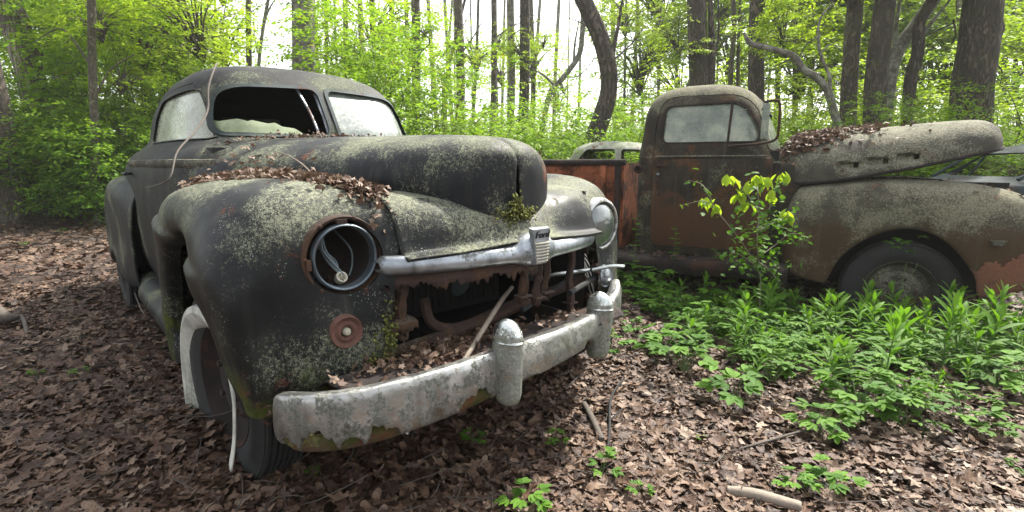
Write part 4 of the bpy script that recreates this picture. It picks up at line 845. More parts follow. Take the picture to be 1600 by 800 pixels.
def join(ls):
    V, F, A_, o = [], [], [], 0
    for v, f, a in ls: V.append(v); F.append(f+o); A_.append(a); o += len(v)
    return np.concatenate(V), np.concatenate(F), np.concatenate(A_)
def clumped(n, rs, R, H, z0, nb=9, sh=.38):
    cen = rs.normal(0, 1, (nb, 3)); cen /= np.linalg.norm(cen, axis=1)[:, None]; cen = cen*rs.uniform(.35, .85, (nb, 1))*[R, R, H/2]+[0, 0, z0+H/2]
    i = rs.randint(0, nb, n); q = rs.normal(0, 1, (n, 3)); q /= np.linalg.norm(q, axis=1)[:, None]; q *= rs.uniform(.5, 1, (n, 1))**.5
    P = cen[i]+q*[R*sh, R*sh, H*sh*.5]; D = (P-cen[i])*[1, 1, .35]+P*[.5, .5, 0]+rs.normal(0, .15, (n, 3)); return P, D
SHR = []
def shrub_mesh(seed, R, H, n, lf, mat, W=1., nb=10, sh=.4, ln=.34):
    rs = np.random.RandomState(seed); P, D = clumped(n, rs, R, H, .05*H, nb, sh); P[:, 2] = np.maximum(P[:, 2], .06)
    V, F, A_ = sprays(P, D, 15, ln, lf, rs, W=W); me = fastmesh('foliage', V, F, A_, mat)
    b = MB(); idx = rs.choice(n, min(n, 46), replace=False)
    for i in idx[:26]:
        p = P[i]; b.tube([(rs.normal(0, .08), rs.normal(0, .08), -.1), p*[.35, .35, .55], p*[.75, .75, .9], p], [.014, .010, .006, .003], 5, smooth=9, cap=False)
    tw = twigs(P[idx], D[idx], ln, rs); b.v += tw.v; b.f += [tuple(q+b.n for q in f) for f in tw.f]; b.a += tw.a; b.n += tw.n
    sm = b.mesh('stems', 0); sm.materials.append(M['barkm']); return me, sm
SHR = [shrub_mesh(11, 1.45, 2.5, 520, .072, M['leafB'], nb=16), shrub_mesh(12, 1.7, 1.9, 560, .068, M['leafB'], nb=20), shrub_mesh(13, 1.2, 3.2, 480, .074, M['leafA'], nb=16),
       shrub_mesh(14, 1.5, 1.5, 430, .085, M['leafD'], nb=18, ln=.42), shrub_mesh(15, 1.9, 2.9, 620, .072, M['leafA'], nb=22)]
def shrub(kind, px, Y, sc=1., label='', group=None, rz=None, zs=1., py=300, dz=0, cat='shrub', name='leafy_shrub'):
    x = at(px, py, Y)[0]; o = tag(empty(name, (x, Y, float(gz(x, Y))-.03+dz), random.uniform(0, 6.28) if rz is None else rz), label, cat, group); sc *= 1.18; o.scale = (sc, sc, sc*zs*1.08)
    me, sm = SHR[kind]; link('foliage', me, o); link('stems', sm, o); return o
# tree crowns: loose layered sprays
def crown_mesh(seed, R, H, n, lf, mat, nb=16, sh=.30, ln=.5, flat=.2, n2=16, W=1.15):
    rs = np.random.RandomState(seed); P, D = clumped(n, rs, R, H, -H/2, nb, sh); D[:, 2] *= .3
    V, F, A_ = sprays(P, D, n2, ln, lf, rs, droop=.25, flat=flat, W=W); b = MB()
    for i in rs.choice(n, 34, replace=False):
        p = P[i]; b.tube([(0, 0, -H*.35), p*[.3, .3, .4]+[0, 0, -H*.1], p*[.7, .7, .85], p], [.030, .018, .010, .004], 5, smooth=10, cap=False)
    me = fastmesh('crown', V, F, A_, mat); bm_ = b.mesh('branches', 0); bm_.materials.append(M['bark3']); return me, bm_
CRW = [crown_mesh(21, 2.3, 2.6, 300, .10, M['leafA'], 16), crown_mesh(22, 2.0, 3.2, 260, .10, M['leafA'], 18, .25), crown_mesh(23, 2.6, 2.0, 300, .095, M['leafB'], 16), crown_mesh(24, 1.6, 2.4, 170, .095, M['leafA'], 14, .22)]

def trunk_pts(pts, D, dD=0):
    return [tuple(at(px, py, D+dD*i)) for i, (px, py) in enumerate(pts)]
def tree(label, pts, wpx, D, bk, limbs=(), crowns=(), group=None, name='woodland_tree', ridge=.10, top=9., n=18, flare=1.35, dD=0, taper=.72, seed=None, cat='tree'):
    """pts: (px, py) of the trunk axis from low to high, at distance D; then it goes on up"""
    W = [np.array(p) for p in trunk_pts(pts, D, dD)]; zc = np.hypot(D, 0)
    r0 = wpx/FPX*D*1.0/2; base = W[0].copy(); g = float(gz(base[0], base[1]))
    d0 = (W[1]-W[0])/max(.05, np.linalg.norm(W[1]-W[0]))
    if base[2] > g+.15: k = (base[2]-g)/max(.4, abs(d0[2])); bb = base-d0*k*.8; bb[2] = g-.15; P = [bb]+W
    else: base[2] = g-.15; P = [base]+W[1:]
    dl = P[-1]-P[-2]; dl /= np.linalg.norm(dl)
    e = P[-1]+dl*(max(.5, top-P[-1][2])*.5); e2 = e+(dl*.5+np.array([0, 0, .5]))*(max(.5, top-P[-1][2])*.5); P += [e, e2]
    P = np.array(P); root_loc = np.array([P[0][0], P[0][1], g]); k = len(P); z = np.cumsum([0]+[np.linalg.norm(P[i+1]-P[i]) for i in range(k-1)]); z /= z[-1]
    rad = r0*(1-(1-taper)*z)*np.where(np.arange(k) == 0, flare, 1); rad[-1] *= .5
    ro = tag(empty(name, tuple(root_loc)), label, cat, group); sd_ = random.random()*50 if seed is None else seed
    b = MB(); b.tube(P-root_loc, rad, n, smooth=46, ridge=ridge, seed=sd_)
    for lp, lw, ld in limbs:                                   # limbs in pixels at this tree's distance
        Lw = [np.array(at(px, py, D+ld*i)) for i, (px, py) in enumerate(lp)]; rr_ = lw/FPX*D/2; b.tube(np.array(Lw)-root_loc, np.linspace(rr_, rr_*.35, len(Lw)), 9, smooth=26, ridge=.08, seed=sd_+3)
    b.build('trunk', bk, ro, 60)
    for kind, cx, cy, sc, dd in crowns:                         # pixel centre of a leafy mass
        c = at(cx, cy, D+dd) - root_loc; me, br = CRW[kind]; o = link('crown', me, ro); o.location = tuple(c); o.rotation_euler = (random.uniform(-.2, .2), random.uniform(-.2, .2), random.uniform(0, 6.28)); o.scale = (sc,)*3
        o2 = link('branches', br, o)
    return ro
B, B2, B3, SH, BM_ = M['bark'], M['bark2'], M['bark3'], M['shag'], M['barkm']
tree('shaggy plated trunk leaning left at the top left corner', [(75, 250), (62, 180), (38, 80), (8, -10)], 36, 10.5, SH, crowns=[(3, 100, -90, .6, .6)], ridge=.2, limbs=[([(52, 130), (70, 75), (102, 22), (150, -10)], 5, .1), ([(66, 200), (40, 150), (18, 110)], 9, 0)])
tree('mottled brown trunk at the left edge rising straight from the leaf litter', [(18, 345), (13, 260), (-4, 160), (-34, 40)], 30, 8.6, B3, crowns=[(2, -90, -160, .8, 0)])
tree('thin crooked young tree with mossy stem left of the black coupe', [(151, 300), (148, 200), (144, 90), (143, -5)], 12, 8.8, BM_, crowns=[(3, 145, 20, .55, .2), (3, 190, 110, .5, .6)], limbs=[([(150, 150), (172, 110), (210, 85)], 4, .1), ([(146, 110), (120, 70), (95, 45), (60, 60)], 4, .1)], ridge=.05)
tree('broad furrowed grey trunk just left of the thin crooked young tree', [(118, 260), (119, 150), (120, 60), (121, -10)], 34, 13.5, B3, crowns=[(1, 150, -20, 1.2, 0)])
tree('pale narrow trunk between the shaggy trunk and the broad grey one', [(98, 240), (96, 140), (93, 50), (92, -10)], 17, 18, B2, crowns=[(0, 70, 20, 1.2, 0)])
tree('dark broad trunk half hidden by leaves above the coupe roof, left side', [(278, 240), (276, 130), (274, 50), (272, -10)], 36, 12.5, B, crowns=[(0, 300, 30, .9, -1.5), (0, 215, 60, .9, -1)])
tree('straight grey trunk in leaves left of the dark broad one', [(232, 240), (231, 120), (230, 50), (229, -10)], 20, 15, B3, crowns=[(1, 190, 20, .9, 0)])
tree('slim straight pole of a trunk in the white gap left of the spotted trunk', [(389, 220), (389, 100), (388, 40), (388, -10)], 9, 15, B3)
tree('thin forked sapling with bare twigs in the white gap', [(402, 220), (404, 110), (411, 45), (420, -5)], 6, 13, B2, limbs=[([(410, 50), (418, 20), (432, -5)], 4, 0), ([(405, 90), (398, 60), (396, 30)], 2.5, 0)], top=5, ridge=.03)
tree('grey trunk with pale spots rising behind the coupe roof', [(476, 260), (475, 130), (474, 60), (473, -10)], 36, 10, B2, ridge=.05)
for i, (x, w_, D, bk, l) in enumerate([(508, 6, 14, B3, 'very thin bare stem just right of the spotted grey trunk'), (562, 9, 17, B2, 'thin pale trunk above the bright bushes, second right of the spotted trunk'), (648, 15, 15, B3, 'leafy grey trunk left of the thin pair over the hood of the coupe'), (716, 15, 15.5, B3, 'ivy freckled trunk in the middle of the pale sky gap'), (690, 5, 16, B3, 'thin slanting stem between two ivy freckled trunks'),
         (770, 10, 17, B3, 'thin trunk with tufts of leaves right of the ivy freckled trunk'), (797, 12, 14, B2, 'paler twin of the pair of trunks over the coupe nose'), (818, 17, 13, B, 'darker thicker twin of the pair of trunks over the coupe nose')]):
    s = random.uniform(-6, 6)
    tree(l, [(x+s*.5, 240), (x+3+s*.3, 140), (x+(22 if w_ == 5 else 2), 60), (x+(40 if w_ == 5 else 0)-s*.3, -10)], w_, D, bk, crowns=[(3, x+random.uniform(-15, 15), random.uniform(30, 110), .42, -.2)] if w_ > 8 else (), ridge=.06, limbs=[([(x, 90), (x+random.choice((-1, 1))*22, 60), (x+random.choice((-1, 1))*45, 20)], 3, .1)])
tree('dark curved trunk bowing right beside the pale sky, a creeper on it', [(922, 235), (934, 200), (950, 150), (951, 110), (938, 60), (920, 20), (905, -12)], 27, 9.0, B, limbs=[([(952, 118), (958, 80), (966, 40), (974, -10)], 9, .05), ([(957, 95), (985, 70), (1005, 45)], 3, .1), ([(938, 70), (915, 40), (880, 25)], 3, .1)], ridge=.14, flare=1.2)
tree('distant pale tree with bare forking arms left of the dark curved trunk', [(845, 215), (858, 150), (868, 135), (885, 115), (905, 85), (910, 50), (914, 10)], 9, 14, B2, limbs=[([(868, 135), (850, 118), (832, 108)], 5, .1), ([(897, 95), (898, 70), (905, 30)], 5, .1), ([(880, 120), (905, 118), (930, 90)], 3, .1)], ridge=.06, crowns=[(3, 880, 130, .35, .3), (3, 850, 60, .3, .3)])
tree('dark ivy flecked trunk rising behind the left half of the cab roof', [(1094, 250), (1093, 130), (1090, 60), (1088, -10)], 30, 9.5, B, limbs=[([(1104, 180), (1112, 90), (1110, -10)], 17, .0), ([(1108, 110), (1122, 60), (1122, -10)], 5, .1), ([(1092, 120), (1075, 90), (1058, 70)], 3, .1)], crowns=[(3, 1060, 55, .45, -.3)], ridge=.14)
tree('slim pair of forked stems behind the cab between two dark trunks', [(1140, 220), (1142, 110), (1147, 50), (1145, -10)], 8, 11, BM_, limbs=[([(1152, 200), (1154, 60), (1157, -10)], 7, 0), ([(1152, 60), (1130, 55), (1105, 52)], 3, 0)], ridge=.04)
tree('straight dark trunk behind the mirror side of the cab roof', [(1182, 260), (1181, 130), (1182, 50), (1184, -10)], 24, 10, B, crowns=[(3, 1190, 30, .5, .4), (0, 1235, 60, .6, 3)], ridge=.1)
tree('pale crooked tree bending left with a bare upright branch over the raised hood', [(1310, 210), (1301, 168), (1292, 140), (1276, 122), (1255, 108), (1240, 88), (1218, 80), (1196, 74)], 16, 8.6, B2, limbs=[([(1295, 150), (1296, 120), (1282, 85), (1278, 50), (1284, 25), (1302, 5)], 6, .05), ([(1240, 90), (1225, 97), (1204, 106)], 3, .05), ([(1283, 55), (1260, 70), (1245, 95)], 2.5, .1), ([(1282, 80), (1300, 70), (1318, 82)], 2.5, .1)], ridge=.08, top=2.9, taper=.45, crowns=[(3, 1225, 45, .4, .5)])
tree('straight brown trunk left of the thick grey one above the raised hood', [(1324, 250), (1326, 150), (1332, 60), (1337, -10)], 24, 9.6, B3, crowns=[(1, 1330, -60, .7, 0)])
tree('thick grey brown trunk leaning slightly right above the raised hood', [(1364, 260), (1367, 150), (1376, 60), (1384, -10)], 31, 9.0, B, crowns=[(0, 1400, -120, .8, 0)], ridge=.12)
tree('leaning pale limbed trunk crossing behind the rough vine trunk', [(1378, 260), (1388, 140), (1402, 80), (1430, 40), (1465, -10)], 20, 9.4, B2, limbs=[([(1398, 90), (1400, 40), (1408, -10)], 9, .05), ([(1436, 60), (1456, 35), (1488, -5)], 8, .05)], ridge=.10)
tree('rough corded vine trunk between the leaning trunk and the massive oak', [(1418, 220), (1422, 130), (1434, 80), (1436, 40), (1450, 10), (1470, -20)], 17, 9.1, B, ridge=.28, limbs=[([(1440, 60), (1470, 45), (1512, 25)], 3, .05), ([(1490, 30), (1493, 55), (1486, 70)], 3, 0)], top=4)
tree('massive furrowed trunk at the right, thickest in the photo', [(1514, 260), (1519, 150), (1530, 70), (1538, -12)], 53, 8.8, B, ridge=.10, n=30, crowns=[(0, 1590, -140, .9, 0)], limbs=[([(1550, 80), (1568, 45), (1562, 15), (1575, -10)], 4, 0), ([(1545, 90), (1565, 110), (1563, 130)], 3, -.1)])
# leafy trees further back filling the picture between the trunks (each a tree of its own)
rs = np.random.RandomState(5); nfar = 0
FAR = [(150, 20, 17), (50, 60, 19), (205, 30, 19), (250, 90, 17), (335, 40, 15.5), (545, 70, 17), (585, 25, 16), (610, 90, 20), (640, 60, 24), (700, 110, 26), (740, 70, 22), (780, 100, 27), (830, 90, 23), (870, 140, 28), (960, 160, 26), (1000, 90, 22), (1030, 45, 19), (1060, 110, 24), (1120, 40, 20), (1150, 90, 17), (1215, 30, 18), (1240, 90, 15), (1270, 20, 20), (1300, 60, 16), (1345, 20, 18), (1350, 90, 17), (1410, 60, 17), (1450, 100, 16), (1480, 20, 20), (1500, 80, 14.5), (1575, 30, 19), (1590, 90, 17), (1620, 30, 19), (1650, 80, 16), (-60, 60, 17), (-90, 10, 18)]
for px, py, D in FAR:
    left = px < 450; k = 2 if left and rs.rand() < .6 else int(rs.randint(0, 2)); sc = .95+.04*(D-14)+rs.uniform(0, .25); mid = 480 < px < 1000
    cr_l = [(3 if mid and px > 600 else k, px, py, sc*(.8 if mid else 1.), 0)]
    if not mid: cr_l.append((int(rs.choice([0, 1, 3])), px+rs.uniform(-30, 30), py-90+rs.uniform(-20, 20), sc, .6))
    tree('slender tree with fresh yellow green leaves in the background wood', [(px+rs.uniform(-6, 6), 230), (px+rs.uniform(-5, 5), 120), (px+rs.uniform(-8, 8), -10)], rs.uniform(3.5, 9), D, [B3, B2, B2][rs.randint(3)], crowns=cr_l, group='slender leafy trees of the background wood', ridge=.05, n=10, cat='tree', name='background_tree')
# ------------------------------------------------------------------ shrubs
S_ = [(0, 95, 10.2, .8, 'bright leaning bush left of the thin crooked young tree', 1.), (3, 75, 9.2, .75, 'dark low bush right of the left edge trunk', 1), (3, 112, 9.6, 1.0, 'deep shaded green bush at the path end, behind the thin young tree', 1), (1, 180, 9.8, .85, 'dense bush touching the rear fender of the black coupe', 1.1),
      (3, 165, 8.9, .55, 'low ferny bush at the foot of the thin young tree', 1), (0, 150, 11.5, 1.1, 'tall bush filling the gap behind the thin young tree', 1.2), (0, 230, 11.0, 1.1, 'tall bright bush behind the rear of the coupe roof', 1.25), (2, 300, 12.5, 1.0, 'yellow green bush rising over the coupe roof, left', 1.15), (0, 45, 12.0, 1.0, 'bush under the shaggy leaning trunk', 1.), (1, 10, 10.5, .9, 'bush behind the left edge trunk', 1.1),
      (2, 350, 13.0, .9, 'light bush left of the white gap', 1.), (1, -40, 9.5, 1., 'bush just outside the left edge trunk', 1), (0, 195, 13.5, 1.2, 'pale bush deep in the wood above the rear fender', 1.2),
      (0, 545, 10.5, 1.05, 'lush bush spilling over right of the spotted grey trunk', 1.25), (0, 600, 9.6, 1.0, 'large bright bush behind the milky windshield', 1.1), (1, 655, 9.0, .95, 'broad bush above the cowl of the coupe', 1.05), (0, 700, 10.5, 1., 'bush over the middle of the coupe hood', 1.), (1, 755, 9.2, .9, 'low broad bush over the front of the coupe hood', .95), (2, 575, 12.5, 1.05, 'tall yellowish bush in front of the thin pale trunk', 1.15), (4, 680, 13, 1.0, 'wide pale bush in the middle distance over the hood', .9),
      (1, 820, 9.3, .8, 'bush at the foot of the twin trunks', 1.), (4, 790, 13, .9, 'pale bush behind the twin trunks', .8), (0, 870, 10.5, .8, 'thin bush between twin trunks and curved trunk', .95), (1, 900, 8.4, .62, 'bush left of the foot of the curved trunk', 1), (1, 965, 8.6, .66, 'bush right of the foot of the curved trunk', 1.), (4, 940, 13, .8, 'pale bush far behind the curved trunk', .8), (0, 985, 11.5, .8, 'loose bush behind the back corner of the cab', .95), (4, 1020, 15, 1.1, 'wide pale bush above the cab corner', .9),
      (4, 1130, 12, .95, 'yellow green bush showing over the cab roof', 1.), (1, 1215, 8.8, .8, 'bush right of the mirror above the leaf heap', 1.), (4, 1235, 11.5, 1.0, 'glowing yellow green bush left of the pale crooked tree', 1.), (1, 1280, 8.6, .72, 'bush at the foot of the pale crooked tree', 1.), (1, 1340, 7.6, .74, 'dark leaved bush before the thick grey brown trunk', 1.), (0, 1395, 7.6, .62, 'bush before the leaning trunk and its vine neighbour', 1.), (4, 1420, 12, 1.0, 'bright bush behind the vine trunk', 1.), (1, 1455, 7.5, .72, 'spreading bush left of the massive trunk', 1.), (0, 1510, 7.2, .40, 'bush in front of the foot of the massive trunk', 1.1), (1, 1565, 7.4, .66, 'bush right of the massive trunk above the hood nose', 1.1), (4, 1590, 11, 1.1, 'bright bush behind the right edge', 1.), (0, 1630, 8, .8, 'bush just past the right edge', 1.), (4, 1330, 13, 1.1, 'pale bush seen between the two straight brown trunks', 1.)]
for k, px, D, sc, l, zs in S_: shrub(k, px, D, sc, l, zs=zs)
# far wood: a mass nobody could count
def far_wood():
    rs = np.random.RandomState(9); n = 9000; a = rs.uniform(R_(-62), R_(62), n); d = rs.uniform(17, 46, n)**1.0
    x = d*np.sin(a); y = d*np.cos(a); px = 800+FPX*x/y; hmax = np.where((px > 400) & (px < 1060), 1.6+.0*d, 1.9)+rs.rand(n)**2*np.where((px > 620) & (px < 1000), 2.2, 6.5)*(d/30)
    keep = ~((px > 395) & (px < 540) & (hmax > 2.6)); z = rs.uniform(.05, 1, n)*hmax+gz(x, y); P = np.stack([x, y, z], 1)[keep]; D = rs.normal(0, 1, P.shape)*[1, 1, .3]
    V, F, A_ = sprays(P, D, 14, 1.0, .17, rs, W=1.3); o = link('undergrowth', fastmesh('undergrowth', V, F, A_, M['leafA'])); tag(o, 'hazy mass of yellow green undergrowth deep in the wood', 'undergrowth', kind='stuff')
    b = MB()
    for i in range(46):
        a = rs.uniform(R_(-58), R_(58)); d = rs.uniform(19, 48); x = d*math.sin(a); y = d*math.cos(a); r = rs.uniform(.05, .14); s = rs.normal(0, .5, 2); b.tube([(x, y, gz(x, y)-.2), (x+s[0]*.4, y, 4), (x+s[0], y+s[1], 14)], [r*1.2, r, r*.6], 7, smooth=10)
    tag(b.build('distant_trunks', B2), 'thin pale trunks far off in the wood', 'distant trees', kind='stuff')
far_wood()

# ------------------------------------------------------------------ leaf litter
def leaf_template(rs, lobes):
    n = 14; a = np.linspace(0, 2*np.pi, n, endpoint=False)
    if lobes: r = .5*(.72+.28*np.cos(a*5+.3)+.08*rs.rand(n)); r[0] *= 1.35
    else: r = .5*(.55+.45*np.abs(np.cos(a))**1.5+.05*rs.rand(n))
    x = r*np.cos(a); y = r*np.sin(a)*(.9 if lobes else .75); c1, c2, c3 = rs.uniform(-.7, 1.2), rs.uniform(-.7, .9), rs.uniform(-.7, .7)
    z = c1*y*y+c2*x*x+c3*x*y+rs.uniform(-.05, .05, n); mid = np.stack([x*.5, y*.5, (c1*y*y+c2*x*x+c3*x*y)*.3+rs.uniform(-.035, .035, n)], 1)
    V = np.vstack([[(0, 0, 0)], mid, np.stack([x, y, z], 1)]); F = [(0, 1+i, 1+(i+1) % n) for i in range(n)]
    for i in range(n): j = (i+1) % n; F += [(1+i, 1+n+i, 1+n+j), (1+i, 1+n+j, 1+j)]
    return V, np.array(F)
rs = np.random.RandomState(77); LTM = [leaf_template(rs, k % 3 != 0) for k in range(14)]
def litter_mesh(P, N, L, name, rs, tilt=.35, tone=None):
    """dead leaves at points P lying on surfaces with normals N"""
    ls = []; n = len(P); k = rs.randint(0, len(LTM), n); tone = rs.rand(n)**1.1 if tone is None else tone
    for q in range(len(LTM)):
        i = np.where(k == q)[0]
        if not len(i): continue
        up = N[i]+rs.normal(0, tilt, (len(i), 3)); a = rs.uniform(0, 6.283, len(i)); D = np.stack([np.cos(a), np.sin(a), 0*a], 1); D -= up*(np.sum(D*up, 1)/np.sum(up*up, 1))[:, None]
        V, F = leaves(P[i], D, L[i], 1., up, LTM[q][0], LTM[q][1]); ls.append((V, F, np.repeat(tone[i], len(LTM[q][0]))))
    V, F, A_ = join(ls); return fastmesh(name, V, F, A_, M['litter'])
def ground_litter():
    rs = np.random.RandomState(4); Ps = []; Ls = []; To = []
    for (r0, r1, n, l0, l1) in ((.55, 1.9, 25000, .012, .070), (1.9, 3.2, 32000, .014, .075), (3.2, 6.0, 30000, .025, .085), (6, 12, 15000, .07, .13), (12, 20, 3000, .1, .18)):
        a = rs.uniform(R_(-54), R_(54), n); r = np.sqrt(rs.uniform(r0*r0, r1*r1, n)); x = r*np.sin(a); y = r*np.cos(a)
        if r0 > 2.9: k = ~((x < -1.0) & (y < 3) & (x > -.9)) ; x, y = x[k], y[k]
        z = gz(x, y)+rs.uniform(-.012, .022, len(x))*(1 if r0 < 3 else 1.4); Ps.append(np.stack([x, y, z], 1)); Ls.append(l0+(l1-l0)*rs.rand(len(x))**1.6)
        t_ = rs.rand(len(x))**1.1*(.86+.14*np.clip((x+.3)/1.5, 0, 1))+.10*fbm(np.stack([x, y, 0*x], 1), 1.1, 2); To.append(np.clip(t_, 0, 1))  # random leaf tone, darkened leftwards to carry the shade on that side
    P = np.concatenate(Ps); L = np.concatenate(Ls); N = np.tile([0, 0, 1.], (len(P), 1)); o = link('leaf_litter', litter_mesh(P, N, L, 'leaf_litter', rs, .27, np.concatenate(To))); tag(o, 'brown dead leaves covering the whole woodland ground', 'leaf litter', kind='stuff')
ground_litter()
def twig_litter():
    rs = np.random.RandomState(41); b = MB()
    for i in range(750):
        a = rs.uniform(R_(-52), R_(52)); r = rs.uniform(.8, 6)**1.0; x, y = r*math.sin(a), r*math.cos(a); l = rs.uniform(.03, .16); t_ = rs.uniform(0, 6.28); d = np.array([math.cos(t_), math.sin(t_), 0])*l; k = rs.normal(0, .12, 2)*l
        z = float(gz(x, y)); p = np.array([x, y, z+.02]); b.tube([p-d+[0, 0, rs.uniform(-.01, .02)], p+[k[0], k[1], .005], p+d+[0, 0, rs.uniform(-.01, .02)]], [.0022, .0018, .001], 4, smooth=5, cap=False)
    tag(b.build('twig_litter', M['wood'], None, 0), 'fine broken twigs scattered through the leaf litter', 'twig litter', kind='stuff')
twig_litter()
bpy.context.view_layer.update()
def bvh_of(objs):
    V, F = [], []
    for o in objs:
        k = len(V); mw = o.matrix_world; V += [mw@v.co for v in o.data.vertices]; F += [tuple(k+i for i in p.vertices) for p in o.data.polygons]
    return BVHTree.FromPolygons(V, F)
def heap(objs, frame, spots, L, name, label, seed, lift=.02, tilt=.6, tone=None, minz=.25):
    """spots: (local x, local y, sigma x, sigma y, count); leaves dropped onto objs"""
    rs = np.random.RandomState(seed); bv = bvh_of(objs); mw = frame.matrix_world; P, N = [], []
    for x, y, sx, sy, n in spots:
        for _ in range(n):
            p = mw@Vector((x+rs.normal(0, sx), y+rs.normal(0, sy), 1.6)); h = bv.ray_cast(p, Vector((0, 0, -1)))
            if h[0] is None or abs(h[1].z) < minz: continue
            P.append(np.array(h[0])+[0, 0, .004+rs.rand()**1.6*lift]); N.append([0, 0, 1.] if lift > .03 else list(h[1] if h[1].z > 0 else -h[1]))
    P, N = np.array(P), np.array(N); me = litter_mesh(P, N, L*rs.uniform(.4, 1.2, len(P)), name, rs, tilt, None if tone is None else np.clip(rs.rand(len(P))*tone[1]+tone[0], 0, 1)); o = link(name, me); tag(o, label, 'fallen leaves', kind='stuff'); return o
# along the joint of near fender and hood, on the cowl, apron
heap([f0, o_nose, hood], car, [(-.42, -.57, .16, .04, 560), (-.18, -.50, .085, .030, 520), (-.7, -.65, .16, .045, 420), (-.06, -.46, .03, .02, 90), (-1.0, -.74, .12, .04, 170), (-.30, -.48, .13, .03, 380), (-.3, -.70, .25, .08, 12)], .031, 'fallen_leaves', 'brown leaf drift along the joint of hood and near fender on the black car', 1, .030, tilt=.8, tone=(.25, .75))
heap([hood, shell], car, [(-1.31, 0, .03, .30, 260), (-1.26, .1, .06, .25, 50), (-.4, 0, .5, .15, 6)], .026, 'fallen_leaves', 'thin line of dead leaves at the foot of the windshield on the black car', 2, .02, tilt=.8, tone=(.1, .6))
heap([apr], car, [(.20, -.44, .05, .12, 260), (.17, -.22, .05, .14, 260), (.20, .1, .05, .14, 50)], .030, 'fallen_leaves', 'crumbled dead leaves lying on the shelf behind the torn bumper', 3, .03, tilt=.8, tone=(.2, .75))
heap([hd], pk, [(-.56, .45, .09, .25, 900), (-.38, .62, .12, .22, 420), (-.64, .3, .05, .14, 250), (0, .3, .3, .2, 14)], .055, 'fallen_leaves', 'heap of dead leaves on the rear of the raised pickup hood', 4, .035, tilt=.8, tone=(.1, .8), minz=.62)
heap([ff], pk, [(-.1, .25, .3, .08, 22), (.45, .15, .1, .08, 12)], .045, 'fallen_leaves', 'few scattered leaves on top of the pickup front fender', 5, .01, tilt=.4)
rbo = [c for c in pk.children if c.name.startswith('running_board')]
heap(rbo, pk, [(-1.3, .05, .35, .08, 260)], .05, 'fallen_leaves', 'leaf crumbs lying along the pickup running board', 6, .03, tilt=.6)
heap([c for c in pk.children if c.name.startswith('cowl')], pk, [(-.66, .45, .05, .25, 400)], .06, 'fallen_leaves', 'dead leaves piled on the pickup cowl below its windshield', 8, .09, tilt=.8, tone=(.1, .8))

# ------------------------------------------------------------------ sticks and branches
def stick(name, label, pts, rad, m='wood', cat='stick', smooth=24, side=()):
    P = np.array(pts, float); o = P.mean(0); b = MB(); b.tube(P-o, rad, 8, smooth=smooth, ridge=.12, seed=random.random()*9)
    for sp, sr in side: b.tube(np.array(sp)-o, sr, 6, smooth=12)
    ob = b.build(name, M[m], None, 60); ob.location = tuple(o); return tag(ob, label, cat)
def cpt(*p): return tuple(car.matrix_world@Vector(p))
def gpt(px, py, h=.015):                                       # point of the ground seen at this place
    d = ray(px, py); t_ = -CAMH/d[2]
    for _ in range(4): q = d*t_; t_ = (float(gz(q[0], q[1]))-CAMH)/d[2]
    q = d*t_; return (q[0], q[1], float(gz(q[0], q[1]))+h)
stick('fallen_branch', 'crooked thin branch hanging over the windshield pillar of the coupe', [cpt(-1.9, -.43, 1.60), cpt(-1.66, -.50, 1.545), cpt(-1.53, -.57, 1.42), cpt(-1.46, -.60, 1.30), cpt(-1.34, -.68, 1.20), cpt(-1.18, -.79, 1.10), cpt(-1.08, -.84, 1.0), cpt(-1.12, -.87, .965), cpt(-1.35, -.90, .94)], [.005, .005, .005, .005, .0045, .004, .0035, .003, .002], 'wood', 'branch', 60)
stick('fallen_twig', 'thin forked twig standing up from the leaves on the coupe hood side', [cpt(-.50, -.47, 1.0), cpt(-.55, -.50, 1.05), cpt(-.66, -.52, 1.085), cpt(-.74, -.52, 1.09)], [.003, .003, .002, .0015], 'woodlight', 'twig', side=[([cpt(-.66, -.52, 1.085), cpt(-.71, -.53, 1.07)], .002)])
stick('fallen_stick', 'straight pale stick slanting inside the broken grille', [cpt(.30, -.40, .445), cpt(.14, -.10, .56), cpt(.10, .0, .60)], [.008, .009, .007], 'woodlight')
stick('fallen_stick', 'bark covered stick lying under the far bumper guard', [gpt(912, 640, .03), gpt(925, 665, .03), gpt(940, 695, .02)], [.011, .013, .012], 'wood')
stick('fallen_stick', 'dark curved stick right of the bark covered one', [gpt(976, 595, .02), gpt(955, 630, .03), gpt(952, 680, .03), gpt(948, 725, .01)], [.004, .006, .006, .004], 'dark', side=[([gpt(955, 665, .03), gpt(972, 652, .04)], .004)])
stick('fallen_log', 'thick pale rotten log piece at the bottom edge right of centre', [gpt(1136, 775, .02), gpt(1180, 785, .025), gpt(1250, 802, .02)], [.014, .019, .017], 'woodlight', 'log')
stick('fallen_stick', 'long thin stick lying across the litter before the weeds', [gpt(1140, 713, .02), gpt(1200, 700, .03), gpt(1250, 685, .03), gpt(1320, 668, .03)], [.003, .005, .004, .003], 'wood')
stick('fallen_stick', 'short grey stick at the left border of the weeds', [gpt(1168, 608, .02), gpt(1185, 597, .03), gpt(1208, 588, .03)], [.007, .008, .006], 'woodlight')
stick('fallen_stick', 'long thin stick running into the weeds from the short grey one', [gpt(1215, 582, .03), gpt(1270, 578, .04), gpt(1360, 580, .04)], [.004, .005, .003], 'wood')
stick('fallen_twig', 'bare pale twig rising at the right side of the weeds', [gpt(1460, 580, .02), gpt(1480, 562, .08), gpt(1512, 552, .12)], [.004, .003, .002], 'woodlight', 'twig')
stick('fallen_stick', 'dark rotten stick near the bottom edge below the long thin stick', [gpt(1255, 730, .015), gpt(1275, 752, .02), gpt(1295, 770, .015)], [.007, .009, .006], 'dark')
